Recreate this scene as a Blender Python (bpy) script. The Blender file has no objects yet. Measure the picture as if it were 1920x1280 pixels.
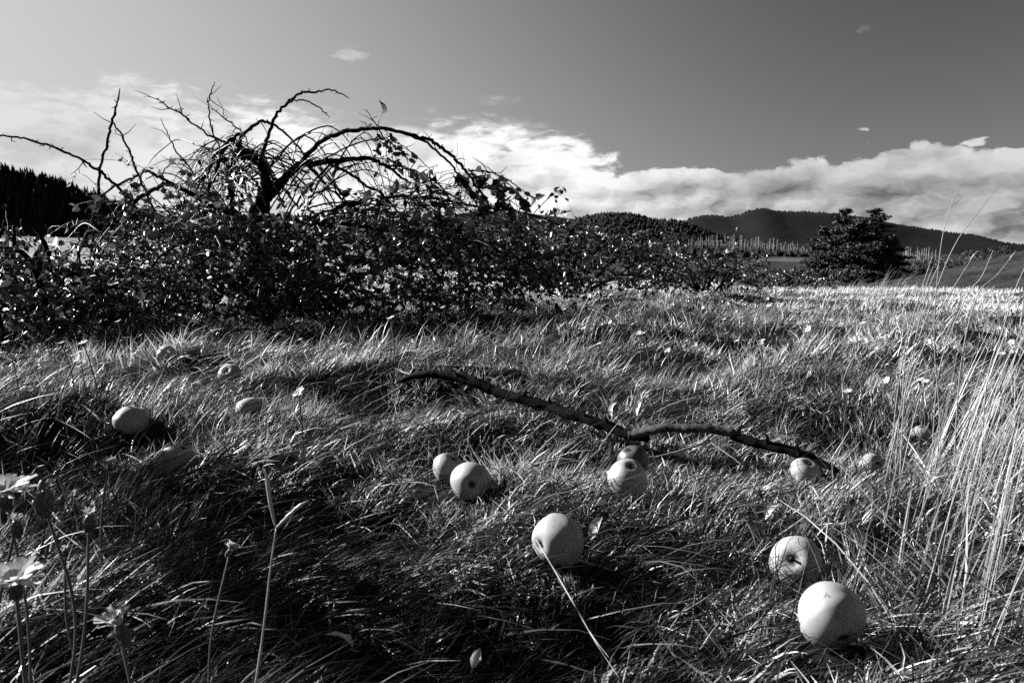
import bpy, math, numpy as np
from mathutils import Vector, Matrix, Quaternion

RNG = np.random.default_rng(11)
SC = bpy.context.scene
COL = SC.collection
PI = math.pi

# ------------------------------------------------------------------ camera
CAM_H = 0.46
F = 1400.0                                   # focal length in pixels of the 1920 px wide photograph
PITCH = math.atan(150.0 / F)
cam_d = bpy.data.cameras.new('camera')
cam = bpy.data.objects.new('camera', cam_d)
COL.objects.link(cam)
cam.location = (0, 0, CAM_H)
cam.rotation_euler = (PI / 2 - PITCH, 0, 0)
cam_d.sensor_width = 36.0
cam_d.lens = 36.0 * F / 1920.0
cam_d.clip_start = 0.02
cam_d.clip_end = 20000
cam_d.dof.use_dof = True
cam_d.dof.focus_distance = 2.2
cam_d.dof.aperture_fstop = 20.0
SC.camera = cam

# ------------------------------------------------------------------ light
SUN_EL = math.radians(24.0)
SUN_AZ = math.radians(-66.0)                 # from +Y (view direction), negative = left
SUN = Vector((math.sin(SUN_AZ) * math.cos(SUN_EL), math.cos(SUN_AZ) * math.cos(SUN_EL), math.sin(SUN_EL)))
sl = bpy.data.lights.new('sun', 'SUN')
sl.energy = 5.0
sl.angle = math.radians(0.5)
sl.color = (1.0, 1.0, 1.0)
sun = bpy.data.objects.new('sun', sl)
COL.objects.link(sun)
sun.rotation_euler = SUN.to_track_quat('Z', 'Y').to_euler()
sun.location = (-30, 5, 20)

world = bpy.data.worlds.new('World')
SC.world = world
world.use_nodes = True
SC.view_settings.view_transform = 'Standard'
SC.view_settings.look = 'None'
SC.view_settings.gamma = 1.0
SC.view_settings.use_curve_mapping = False
SC.view_settings.exposure = 2.2
SC.cycles.use_denoising = False
SC.cycles.max_bounces = 6
SC.cycles.diffuse_bounces = 1
SC.cycles.glossy_bounces = 2
SC.cycles.transmission_bounces = 4
SC.cycles.transparent_max_bounces = 4
SC.cycles.sample_clamp_indirect = 4.0
SC.cycles.sample_clamp_direct = 8.0


class NT:
    """small helper to write node maths"""
    def __init__(s, tree):
        s.t = tree
        s.t.nodes.clear()

    def n(s, typ, **kw):
        nd = s.t.nodes.new(typ)
        for k, v in kw.items():
            setattr(nd, k, v)
        return nd

    def put(s, sock, v):
        if isinstance(v, bpy.types.NodeSocket):
            s.t.links.new(v, sock)
        else:
            sock.default_value = v

    def m(s, op, a, b=0.0, c=None, clamp=False):
        nd = s.n('ShaderNodeMath', operation=op, use_clamp=clamp)
        s.put(nd.inputs[0], a)
        s.put(nd.inputs[1], b)
        if c is not None:
            s.put(nd.inputs[2], c)
        return nd.outputs[0]

    def step(s, x, a, b, lo=0.0, hi=1.0):
        nd = s.n('ShaderNodeMapRange', interpolation_type='SMOOTHSTEP', clamp=True)
        s.put(nd.inputs[0], x)
        s.put(nd.inputs[1], a); s.put(nd.inputs[2], b)
        s.put(nd.inputs[3], lo); s.put(nd.inputs[4], hi)
        return nd.outputs[0]

    def mix(s, f, a, b):
        nd = s.n('ShaderNodeMix', data_type='FLOAT')
        s.put(nd.inputs[0], f); s.put(nd.inputs[2], a); s.put(nd.inputs[3], b)
        return nd.outputs[0]

    def noise(s, vec, scale, detail=4.0, rough=0.55, dist=0.0):
        nd = s.n('ShaderNodeTexNoise')
        if vec is not None:
            s.put(nd.inputs['Vector'], vec)
        nd.inputs['Scale'].default_value = scale
        nd.inputs['Detail'].default_value = detail
        nd.inputs['Roughness'].default_value = rough
        nd.inputs['Distortion'].default_value = dist
        return nd.outputs['Fac']

    def puff(s, vec, scale, detail=3.0, rough=0.45, smooth=0.35):
        nd = s.n('ShaderNodeTexVoronoi', feature='SMOOTH_F1', voronoi_dimensions='2D')
        nd.normalize = True
        s.put(nd.inputs['Vector'], vec)
        nd.inputs['Scale'].default_value = scale
        nd.inputs['Detail'].default_value = detail
        nd.inputs['Roughness'].default_value = rough
        nd.inputs['Lacunarity'].default_value = 2.2
        nd.inputs['Smoothness'].default_value = smooth
        return s.m('SUBTRACT', 1.0, nd.outputs['Distance'])

    def vec(s, x, y, z=0.0):
        nd = s.n('ShaderNodeCombineXYZ')
        s.put(nd.inputs[0], x); s.put(nd.inputs[1], y); s.put(nd.inputs[2], z)
        return nd.outputs[0]

    def link(s, a, b):
        s.t.links.new(a, b)


def build_world():
    w = NT(world.node_tree)
    sky = w.n('ShaderNodeTexSky', sky_type='NISHITA')
    sky.sun_disc = False
    sky.sun_elevation = SUN_EL
    sky.sun_rotation = SUN_AZ
    sky.altitude = 300
    sky.air_density = 1.0
    sky.dust_density = 2.2
    sky.ozone_density = 1.5
    # black-and-white film behind a red filter and a polarizer: the blue sky away from the sun goes dark
    sep = w.n('ShaderNodeSeparateColor')
    w.link(sky.outputs[0], sep.inputs[0])
    bw = w.m('ADD', w.m('MULTIPLY', sep.outputs[0], 0.8), w.m('MULTIPLY', sep.outputs[1], 0.2))
    tc = w.n('ShaderNodeTexCoord')
    dot = w.n('ShaderNodeVectorMath', operation='DOT_PRODUCT')
    w.link(tc.outputs['Generated'], dot.inputs[0])
    dot.inputs[1].default_value = tuple(SUN)
    c2 = w.m('MULTIPLY', dot.outputs['Value'], dot.outputs['Value'])
    pol = w.m('SUBTRACT', 1.0, w.m('MULTIPLY', w.m('DIVIDE', w.m('SUBTRACT', 1.0, c2), w.m('ADD', 1.0, c2)), 0.70))
    x = w.m('MULTIPLY', w.m('MULTIPLY', w.m('POWER', bw, 1.75), 1.5), pol)
    clear = w.m('DIVIDE', x, w.m('ADD', 1.0, w.m('DIVIDE', x, 6.6)))           # film shoulder
    sx = w.n('ShaderNodeSeparateXYZ')
    w.link(tc.outputs['Generated'], sx.inputs[0])
    DEG = 180 / PI
    az = w.m('MULTIPLY', w.m('ARCTAN2', sx.outputs[0], sx.outputs[1]), DEG)
    el = w.m('MULTIPLY', w.m('ARCSINE', sx.outputs[2]), DEG)
    P = w.vec(w.m('MULTIPLY', az, 0.1), w.m('MULTIPLY', el, 0.17), 0.0)
    Pl = w.vec(w.m('MULTIPLY', az, 0.1), w.m('MULTIPLY', el, 0.30), 3.3)
    n_big = w.noise(P, 0.9, 2.0, 0.5)
    n_fine = w.noise(Pl, 5.5, 6.0, 0.6, 0.4)
    # billows: heaped rounded cells, warped a little so that no cell outline shows
    wx = w.m('MULTIPLY', w.m('SUBTRACT', w.noise(P, 3.6, 5.0, 0.6), 0.5), 0.40)
    wy = w.m('MULTIPLY', w.m('SUBTRACT', w.noise(Pl, 3.3, 5.0, 0.6), 0.5), 0.40)
    u0 = w.m('ADD', w.m('MULTIPLY', az, 0.1), wx)
    v0 = w.m('ADD', w.m('MULTIPLY', el, 0.20), wy)
    p1 = w.puff(w.vec(u0, v0), 1.25, 3.0, 0.5, 0.12)
    p2 = w.puff(w.vec(w.m('ADD', u0, 0.10), w.m('SUBTRACT', v0, 0.16)), 1.25, 3.0, 0.5, 0.12)      # the same heaps, seen a step away from the light
    # bank of cumulus along the horizon, thinner and higher towards the sun
    side = w.m('MULTIPLY', w.step(az, 13.0, -9.0), w.step(az, -95.0, -50.0))       # 1 on the sun side
    top = w.m('ADD', w.mix(side, 7.5, 11.6), w.m('MULTIPLY', w.m('SUBTRACT', n_big, 0.5), w.mix(side, 1.2, 5.0)))
    top = w.m('ADD', top, w.m('MULTIPLY', w.m('SUBTRACT', p1, 0.70), w.mix(side, 8.0, 4.0)))
    top = w.m('ADD', top, w.m('MULTIPLY', w.m('SUBTRACT', n_fine, 0.5), w.mix(side, 0.7, 6.5)))
    e = w.m('SUBTRACT', top, el)
    bank = w.step(e, 0.0, w.mix(side, 0.42, 3.0))
    bil = w.m('SUBTRACT', p1, p2)
    sh = w.m('ADD', w.m('MULTIPLY', bil, 2.6), w.step(e, 3.4, 0.2, 0.0, 0.55))
    sh = w.m('ADD', sh, w.step(el, 2.8, 0.8, 0.0, 0.40))
    sh = w.m('ADD', sh, w.m('MULTIPLY', w.m('SUBTRACT', n_fine, 0.5), w.mix(side, 0.10, 0.35)))
    shc = w.m('ADD', sh, w.mix(w.step(az, 20.0, 2.0), 0.36, 0.80), clamp=True)
    hi = w.mix(w.step(az, 24.0, 2.0), 0.72, 1.02)
    hi = w.mix(w.step(az, -14.0, -34.0), hi, 0.76)
    cl_b = w.mix(shc, w.mix(side, 0.15, 0.42), hi)

    def wisp(paz, pel, wa, we, amt):
        da = w.m('DIVIDE', w.m('SUBTRACT', az, paz), wa)
        de = w.m('DIVIDE', w.m('SUBTRACT', el, pel), we)
        d = w.m('ADD', w.m('MULTIPLY', da, da), w.m('MULTIPLY', de, de))
        d = w.m('ADD', d, w.m('MULTIPLY', w.m('SUBTRACT', n_fine, 0.5), 5.0))
        return w.step(d, 1.0, -0.9, 0.0, amt)
    ws = None
    for a in ((-11.6, 14.6, 1.9, 0.6, 0.95), (24.3, 15.2, 0.5, 0.35, 0.25), (0.8, 10.0, 2.2, 0.6, 0.45), (-1.0, 11.8, 2.2, 0.4, 0.4),
              (-60, 17, 5, 1.2, 0.6), (75, 12, 5, 1.0, 0.6), (140, 15, 6, 1.2, 0.6), (-120, 13, 5, 1.0, 0.6)):
        x = wisp(*a)
        ws = x if ws is None else w.m('MAXIMUM', ws, x)
    allc = w.m('MAXIMUM', bank, ws)
    bri = w.mix(bank, 0.62, cl_b)
    # express the cloud brightness in the sky's own units
    out = w.m('MULTIPLY', w.mix(allc, clear, w.m('MULTIPLY', bri, 9.0)), 0.436)
    bg = w.n('ShaderNodeBackground')
    bg.inputs['Strength'].default_value = 0.055
    cc = w.n('ShaderNodeCombineColor')
    for i in range(3):
        w.link(out, cc.inputs[i])
    w.link(cc.outputs[0], bg.inputs['Color'])
    o = w.n('ShaderNodeOutputWorld')
    w.link(bg.outputs[0], o.inputs[0])


build_world()

# ------------------------------------------------------------------ helpers
CP, SP = math.cos(PITCH), math.sin(PITCH)


def unproj(px, py, Y):
    """a point seen at photograph pixel px, py that stands Y metres ahead of the camera"""
    u = (px - 960.0) / F
    v = (640.0 - py) / F
    dy = CP + v * SP
    dz = -SP + v * CP
    t = Y / dy
    return np.array([u * t, Y, CAM_H + dz * t])


def vnoise(x, y, seed=0):
    x = np.asarray(x, float); y = np.asarray(y, float)
    xi = np.floor(x).astype(np.int64); yi = np.floor(y).astype(np.int64)
    fx = x - xi; fy = y - yi
    fx = fx * fx * (3 - 2 * fx); fy = fy * fy * (3 - 2 * fy)

    def hsh(a, b):
        h = (a * 374761393 + b * 668265263 + seed * 1442695041) & 0xFFFFFFFF
        h = ((h ^ (h >> 13)) * 1274126177) & 0xFFFFFFFF
        h = h ^ (h >> 16)
        return (h & 0xFFFF) / 65535.0
    return ((hsh(xi, yi) * (1 - fx) + hsh(xi + 1, yi) * fx) * (1 - fy)
            + (hsh(xi, yi + 1) * (1 - fx) + hsh(xi + 1, yi + 1) * fx) * fy) * 2 - 1


def fbm(x, y, seed=0, oct=3):
    s = 0; a = 1.0; tot = 0
    for k in range(oct):
        s = s + a * vnoise(x * 2 ** k, y * 2 ** k, seed + k)
        tot += a
        a *= 0.5
    return s / tot


def sstep(a, b, x):
    t = np.clip((x - a) / (b - a), 0, 1)
    return t * t * (3 - 2 * t)


# fallen apples: pixel centre, distance, diameter, depth sunk (fraction of diameter), axis towards viewer etc
APPLES = [
    # px, py, Y, diameter, axis (calyx direction), label
    (1557, 1152, .875, .085, (-.2, .75, .6), 'largest and nearest pale fallen apple, smooth side showing, in front of another apple'),
    (1492, 1054, 1.17, .084, (-.42, -.72, .45), 'pale fallen apple with deep stem hollow facing out, just behind the largest apple'),
    (1045, 1012, 1.12, .084, (-.80, -.55, .02), 'pale fallen apple beside the long straight straw, calyx on its lit side'),
    (883, 903, 1.48, .083, (.10, -.95, .12), 'speckled fallen apple with dark calyx facing out, front one of a touching pair'),
    (841, 879, 1.60, .074, (.42, -.10, .88), 'bruised fallen apple at the back of a touching pair, hollow facing up'),
    (1177, 897, 1.46, .084, (.10, -.45, .85), 'pale fallen apple with a small dark wormhole, half sunk below the fallen branch'),
    (1186, 862, 1.58, .070, (-.3, -.3, .9), 'rotting dark fallen apple tucked behind the wormholed apple'),
    (1510, 884, 1.74, .070, (.15, -.35, .9), 'pale fallen apple with stem hollow on top near the thick end of the fallen branch'),
    (1634, 874, 1.84, .066, (.25, -.70, .60), 'half buried pale apple between the fallen branch end and the tall grass'),
    (1727, 816, 2.12, .066, (0, -.2, .95), 'pale apple almost hidden behind the tall pale grass stems'),
    (247, 788, 1.84, .086, (.3, .3, .9), 'smooth domed apple sunk in the grass, farthest to the left of the lit apples'),
    (473, 772, 1.96, .086, (.6, .4, .6), 'smooth domed pale apple sunk in matted grass below the split apple'),
    (431, 702, 2.72, .084, (-.1, -.8, .6), 'pale apple with a dark split down its face, up the slope near the tree'),
    (331, 868, 1.50, .086, (.4, .1, .9), 'shaded grey apple lying in a hollow crossed by dry grass blades'),
    (312, 662, 3.05, .075, (0, .2, .9), 'small apple peeking from bright grass in the tree shadow edge'),
    (196, 742, 2.35, .080, (.2, .3, .9), 'dim shaded apple sunk in the shadowed grass by the weeds'),
]
AP = [(unproj(a[0], a[1], a[2]), a[3]) for a in APPLES]

BRANCH_KEYS = [(unproj(820, 705, 2.36), 0.085), (unproj(1190, 818, 1.98), 0.035), (unproj(1560, 880, 1.70), 0.03)]
_CPT = np.array([[c[0], c[1]] for c, d in AP] + [[p[0], p[1]] for p, r in BRANCH_KEYS])
SUNK = {0: .40, 1: .40, 2: .30, 3: .36, 4: .36, 5: .24, 7: .16, 8: .14, 9: .14, 10: .06, 11: .12, 12: .20, 13: .02, 14: -.05, 15: -.05}
_CZ = np.array([c[2] - SUNK.get(i, .46) * d - .010 for i, (c, d) in enumerate(AP)] + [p[2] - r - .03 for p, r in BRANCH_KEYS])


def h_base(x, y):
    x = np.asarray(x, float); y = np.asarray(y, float)
    r = np.sqrt(x * x + y * y)
    h = 0.075 * sstep(2.6, 5.0, y) * (1 - sstep(-0.2, 2.0, x - 0.15 * y))
    # crest of the knoll, then the valley
    side = sstep(-0.25, 0.15, x / np.maximum(r, .1))
    fall = -3.3 * sstep(11.0, 60.0, r)
    rise = 6.0 * sstep(160.0, 700.0, r) + 3.0 * sstep(90.0, 280.0, r)
    right = fall + rise
    left = 0.25 * sstep(8.0, 16.0, r) + 2.0 * sstep(16.0, 70.0, r) + 9.0 * sstep(70, 500, r)
    h = h + right * side + left * (1 - side)
    # grassy hillock to the right of the valley
    h = h + 7.2 * np.exp(-(((x - 62) / 20.0) ** 2 + ((y - 66) / 26.0) ** 2)) * sstep(20, 45, r)
    return h


def h_near(x, y):
    """tussocks, ruts and hollows"""
    x = np.asarray(x, float); y = np.asarray(y, float)
    r = np.sqrt(x * x + y * y)
    fade = 1 - sstep(9.0, 22.0, r)
    h = -.012 + 0.060 * fbm(x * 1.1 + 3.1, y * 1.5 + .7, 5, 2) * fade
    h = h + 0.044 * fbm(x * 3.0, y * 4.6, 9, 2) * fade * (1 - sstep(4, 9, r) * .4)
    h = h + 0.115 * fbm(x * .8 + 5, y * 2.5 + 1, 77, 2) * sstep(1.2, 2.2, r) * fade
    h = h + 0.35 * fbm(x * .06, y * .06, 21, 3) * sstep(9, 40, r) + 1.6 * fbm(x * .011, y * .011, 23, 3) * sstep(60, 200, r)

    def bump(cx, cy, a, sx, sy):
        return a * np.exp(-(((x - cx) / sx) ** 2 + ((y - cy) / sy) ** 2))
    h = h + bump(-.26, 1.30, -.085, .20, .14) + bump(-.58, 1.34, .035, .14, .20)
    h = h + bump(-.06, .86, -.075, .34, .16) + bump(-.50, .93, .03, .14, .14)
    h = h + bump(-.55, 2.55, .05, .5, .16) + bump(.1, 3.2, .06, .7, .28) + bump(-.35, 2.25, -.045, .35, .12)
    h = h + bump(1.0, 2.55, .04, .35, .2) + bump(1.2, 3.1, -.05, .6, .2) + bump(.55, 3.9, .06, .6, .25) + bump(.75, 3.45, -.05, .5, .16)
    h = h + bump(.06, 1.70, -.09, .28, .09) + bump(.62, 1.62, -.08, .28, .10) + bump(-.45, 2.40, -.08, .40, .10) + bump(-.42, 2.12, -.07, .22, .13) + bump(-.46, 2.74, .075, .45, .13) + bump(.62, 3.35, -.05, .5, .10) + bump(.62, 3.6, .05, .6, .14) + bump(-.95, 2.1, -.06, .3, .10)
    h = h + bump(.40, 1.78, -.045, .45, .10) + bump(-1.15, 1.75, -.05, .3, .12)
    return h


def ground(x, y):
    x = np.asarray(x, float); y = np.asarray(y, float)
    h = h_base(x, y) + h_near(x, y)
    num = 0; den = 0
    for (cx, cy), cz in zip(_CPT, _CZ):
        d2 = (x - cx) ** 2 + (y - cy) ** 2
        wgt = np.exp(-d2 / (2 * 0.10 ** 2)) + 0.12 * np.exp(-d2 / (2 * 0.30 ** 2))
        num = num + wgt * (cz - _H0[(cx, cy)])
        den = den + wgt
    return h + num / (den + 0.10)


_H0 = {}
for (cx, cy) in _CPT:
    _H0[(cx, cy)] = float(h_base(cx, cy) + h_near(cx, cy))


_GX0, _GX1, _GY0, _GY1, _GS = -9.0, 9.0, 0.0, 15.0, 0.025
_gx = np.arange(_GX0, _GX1, _GS); _gy = np.arange(_GY0, _GY1, _GS)
_GG = ground(*[a.ravel() for a in np.meshgrid(_gx, _gy, indexing='ij')]).reshape(len(_gx), len(_gy))


def g1(x, y):
    """ground height at one point (table near the camera)"""
    a = (x - _GX0) / _GS; b = (y - _GY0) / _GS
    i = int(a); j = int(b)
    if 0 <= i < len(_gx) - 1 and 0 <= j < len(_gy) - 1 and a >= 0 and b >= 0:
        a -= i; b -= j
        return float((_GG[i, j] * (1 - a) + _GG[i + 1, j] * a) * (1 - b) + (_GG[i, j + 1] * (1 - a) + _GG[i + 1, j + 1] * a) * b)
    return float(ground(np.array([x]), np.array([y]))[0])


def ground_hit(px, py, y0=0.4, y1=40.0, lift=0.0):
    Ys = np.geomspace(y0, y1, 400)
    d = unproj(px, py, 1.0) - np.array([0, 0, CAM_H])
    P = np.array([0, 0, CAM_H]) + Ys[:, None] * d
    below = np.nonzero(P[:, 2] - lift <= ground(P[:, 0], P[:, 1]))[0]
    return P[below[0]] if len(below) else P[-1]


def mesh_obj(name, V, faces, mat, parent=None, smooth=True, attr=None, uniform=True):
    """faces: (n,k) int array (uniform) or a list of arrays of different width"""
    me = bpy.data.meshes.new(name)
    V = np.asarray(V, np.float32)
    if isinstance(faces, np.ndarray):
        faces = [faces]
    faces = [np.asarray(f, np.int32) for f in faces if len(f)]
    nl = sum(f.size for f in faces)
    nf = sum(len(f) for f in faces)
    me.vertices.add(len(V)); me.vertices.foreach_set('co', V.ravel())
    me.loops.add(nl); me.polygons.add(nf)
    li = np.concatenate([f.ravel() for f in faces])
    starts = []; off = 0
    for f in faces:
        k = f.shape[1]
        starts.append(off + np.arange(len(f)) * k)
        off += f.size
    me.loops.foreach_set('vertex_index', li)
    me.polygons.foreach_set('loop_start', np.concatenate(starts).astype(np.int32))
    if smooth:
        me.polygons.foreach_set('use_smooth', np.ones(nf, bool))
    if attr is not None:
        a = me.attributes.new('tone', 'FLOAT', 'POINT')
        a.data.foreach_set('value', np.asarray(attr, np.float32))
    me.update(calc_edges=True)
    me.materials.append(mat)
    o = bpy.data.objects.new(name, me)
    COL.objects.link(o)
    if parent is not None:
        o.parent = parent
    return o


class MB:
    def __init__(s):
        s.V = []; s.Q = []; s.T = []; s.A = []; s.n = 0

    def add(s, V, Q=None, T=None, tone=0.5):
        V = np.asarray(V, float)
        s.V.append(V)
        if Q is not None and len(Q): s.Q.append(np.asarray(Q) + s.n)
        if T is not None and len(T): s.T.append(np.asarray(T) + s.n)
        s.A.append(np.full(len(V), tone) if np.isscalar(tone) else np.asarray(tone))
        s.n += len(V)

    def tube(s, pts, rad, k=6, tone=0.5, rough=0.0, cap=True):
        pts = np.asarray(pts, float); n = len(pts)
        rad = np.broadcast_to(np.asarray(rad, float), (n,))
        tan = np.gradient(pts, axis=0)
        tan /= np.linalg.norm(tan, axis=1)[:, None] + 1e-12
        ref = np.array([0, 0, 1.0]) if abs(tan[0, 2]) < .9 else np.array([1.0, 0, 0])
        a = np.cross(tan[0], ref); a /= np.linalg.norm(a)
        rings = []
        ang = np.arange(k) * 2 * PI / k
        for i in range(n):
            a = a - tan[i] * np.dot(a, tan[i]); a /= np.linalg.norm(a) + 1e-12
            b = np.cross(tan[i], a)
            rr = rad[i] * (1 + (RNG.uniform(-rough, rough, k) if rough else 0))
            rings.append(pts[i] + (np.cos(ang) * rr)[:, None] * a + (np.sin(ang) * rr)[:, None] * b)
        V = np.concatenate(rings)
        i = np.arange(n - 1)[:, None] * k; j = np.arange(k)[None]
        Q = np.stack([i + j, i + (j + 1) % k, i + k + (j + 1) % k, i + k + j], -1).reshape(-1, 4)
        T = []
        if cap:
            c0 = len(V); V = np.concatenate([V, pts[:1] - tan[:1] * rad[0] * .3, pts[-1:] + tan[-1:] * rad[-1] * .5])
            for q in range(k):
                T.append((c0, (q + 1) % k, q))
                T.append((c0 + 1, (n - 1) * k + q, (n - 1) * k + (q + 1) % k))
        s.add(V, Q, np.array(T, int) if T else None, tone)

    def build(s, name, mat, parent=None, smooth=True):
        fs = []
        if s.Q: fs.append(np.concatenate(s.Q))
        if s.T: fs.append(np.concatenate(s.T))
        return mesh_obj(name, np.concatenate(s.V), fs, mat, parent, smooth, np.concatenate(s.A))


def nth(k):
    return '%d%s' % (k, 'th' if 10 <= k % 100 <= 20 else {1: 'st', 2: 'nd', 3: 'rd'}.get(k % 10, 'th'))


def empty(name, loc=(0, 0, 0)):
    o = bpy.data.objects.new(name, None)
    o.empty_display_size = 0.05
    COL.objects.link(o)
    o.location = loc
    return o


def tag(o, label=None, cat=None, group=None, kind=None):
    if label: o['label'] = label
    if cat: o['category'] = cat
    if group: o['group'] = group
    if kind: o['kind'] = kind
    return o


def copy_tree(o, parent=None):
    c = o.copy(); COL.objects.link(c); c.parent = parent
    for ch in list(o.children):
        copy_tree(ch, c)
    return c


def smooth_path(pts, per=6):
    """Catmull-Rom through the points"""
    P = np.asarray(pts, float)
    P = np.concatenate([2 * P[:1] - P[1:2], P, 2 * P[-1:] - P[-2:-1]])
    out = []
    for i in range(1, len(P) - 2):
        for t in np.arange(per) / per:
            out.append(0.5 * ((2 * P[i]) + (-P[i - 1] + P[i + 1]) * t + (2 * P[i - 1] - 5 * P[i] + 4 * P[i + 1] - P[i + 2]) * t * t
                              + (-P[i - 1] + 3 * P[i] - 3 * P[i + 1] + P[i + 2]) * t ** 3))
    out.append(P[-2])
    return np.array(out)


# ------------------------------------------------------------------ materials (a black and white picture: all greys)
FILM = 0.72      # the print's own tone: red-filtered black and white renders greens and bark dark


def mat_new(name):
    m = bpy.data.materials.new(name); m.use_nodes = True
    return m, NT(m.node_tree)


def grey(w, v):
    cc = w.n('ShaderNodeCombineColor')
    v = w.m('MULTIPLY', v, FILM)
    for i in range(3):
        w.put(cc.inputs[i], v)
    return cc.outputs[0]


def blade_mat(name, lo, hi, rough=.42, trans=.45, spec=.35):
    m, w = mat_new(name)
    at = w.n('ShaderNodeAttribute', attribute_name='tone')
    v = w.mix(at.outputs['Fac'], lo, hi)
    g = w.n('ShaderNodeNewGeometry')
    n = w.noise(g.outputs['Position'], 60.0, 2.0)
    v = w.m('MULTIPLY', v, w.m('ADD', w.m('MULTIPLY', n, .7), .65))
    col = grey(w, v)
    b = w.n('ShaderNodeBsdfPrincipled')
    w.link(col, b.inputs['Base Color'])
    b.inputs['Roughness'].default_value = rough
    b.inputs['Specular IOR Level'].default_value = spec
    t = w.n('ShaderNodeBsdfTranslucent')
    w.link(col, t.inputs['Color'])
    mx = w.n('ShaderNodeMixShader'); mx.inputs[0].default_value = trans
    w.link(b.outputs[0], mx.inputs[1]); w.link(t.outputs[0], mx.inputs[2])
    o = w.n('ShaderNodeOutputMaterial'); w.link(mx.outputs[0], o.inputs[0])
    return m


def solid_mat(name, lo, hi, scale=8.0, rough=.85, spec=.2, bump=0.0, bscale=40.0, detail=5.0, tone=False, coord='Object', bdist=.01):
    m, w = mat_new(name)
    tc = w.n('ShaderNodeTexCoord')
    n = w.noise(tc.outputs[coord], scale, detail, .6)
    v = w.mix(w.step(n, .3, .7), lo, hi)
    if tone:
        at = w.n('ShaderNodeAttribute', attribute_name='tone')
        v = w.m('MULTIPLY', v, w.m('ADD', w.m('MULTIPLY', at.outputs['Fac'], 1.2), .4))
    b = w.n('ShaderNodeBsdfPrincipled')
    w.link(grey(w, v), b.inputs['Base Color'])
    b.inputs['Roughness'].default_value = rough
    b.inputs['Specular IOR Level'].default_value = spec
    if bump:
        bn = w.noise(tc.outputs[coord], bscale, 5.0, .6)
        bp = w.n('ShaderNodeBump'); bp.inputs['Strength'].default_value = bump; bp.inputs['Distance'].default_value = bdist
        w.link(bn, bp.inputs['Height']); w.link(bp.outputs[0], b.inputs['Normal'])
    o = w.n('ShaderNodeOutputMaterial'); w.link(b.outputs[0], o.inputs[0])
    return m


def apple_mat(name, base, dark):
    m, w = mat_new(name)
    tc = w.n('ShaderNodeTexCoord'); oi = w.n('ShaderNodeObjectInfo')
    off = w.n('ShaderNodeVectorMath', operation='ADD')
    w.link(tc.outputs['Object'], off.inputs[0])
    w.link(w.vec(w.m('MULTIPLY', oi.outputs['Random'], 7.0), w.m('MULTIPLY', oi.outputs['Random'], 3.0), 0.0), off.inputs[1])
    n1 = w.noise(off.outputs[0], 22.0, 4.0, .6)
    n2 = w.noise(off.outputs[0], 210.0, 1.0, .5)
    n3 = w.noise(off.outputs[0], 45.0, 5.0, .65, 1.5)
    v = w.mix(w.step(n1, .35, .65), base * .93, base)
    n4 = w.noise(off.outputs[0], 13.0, 3.0, .5)
    v = w.mix(w.m('MULTIPLY', w.step(n4, .56, .72), .45), v, dark * 2.2)          # soft bruises
    v = w.mix(w.m('MULTIPLY', w.step(n2, .64, .72), .5), v, dark)
    v = w.mix(w.m('MULTIPLY', w.step(n3, .62, .68), .7), v, dark)                 # scab and scratches
    # rusty skin down in both hollows of the apple (distance from the axis)
    sp = w.n('ShaderNodeSeparateXYZ'); w.link(tc.outputs['Object'], sp.inputs[0])
    rr = w.m('SQRT', w.m('ADD', w.m('POWER', sp.outputs[0], 2.0), w.m('POWER', sp.outputs[1], 2.0)))
    v = w.mix(w.step(w.m('ADD', rr, w.m('MULTIPLY', w.m('SUBTRACT', n3, .5), .016)), .0115, .0045), v, dark * .6)
    b = w.n('ShaderNodeBsdfPrincipled')
    w.link(grey(w, v), b.inputs['Base Color'])
    b.inputs['Roughness'].default_value = .5
    b.inputs['Specular IOR Level'].default_value = .35
    bp = w.n('ShaderNodeBump'); bp.inputs['Strength'].default_value = .12; bp.inputs['Distance'].default_value = .002
    w.link(n1, bp.inputs['Height']); w.link(bp.outputs[0], b.inputs['Normal'])
    o = w.n('ShaderNodeOutputMaterial'); w.link(b.outputs[0], o.inputs[0])
    return m


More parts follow.
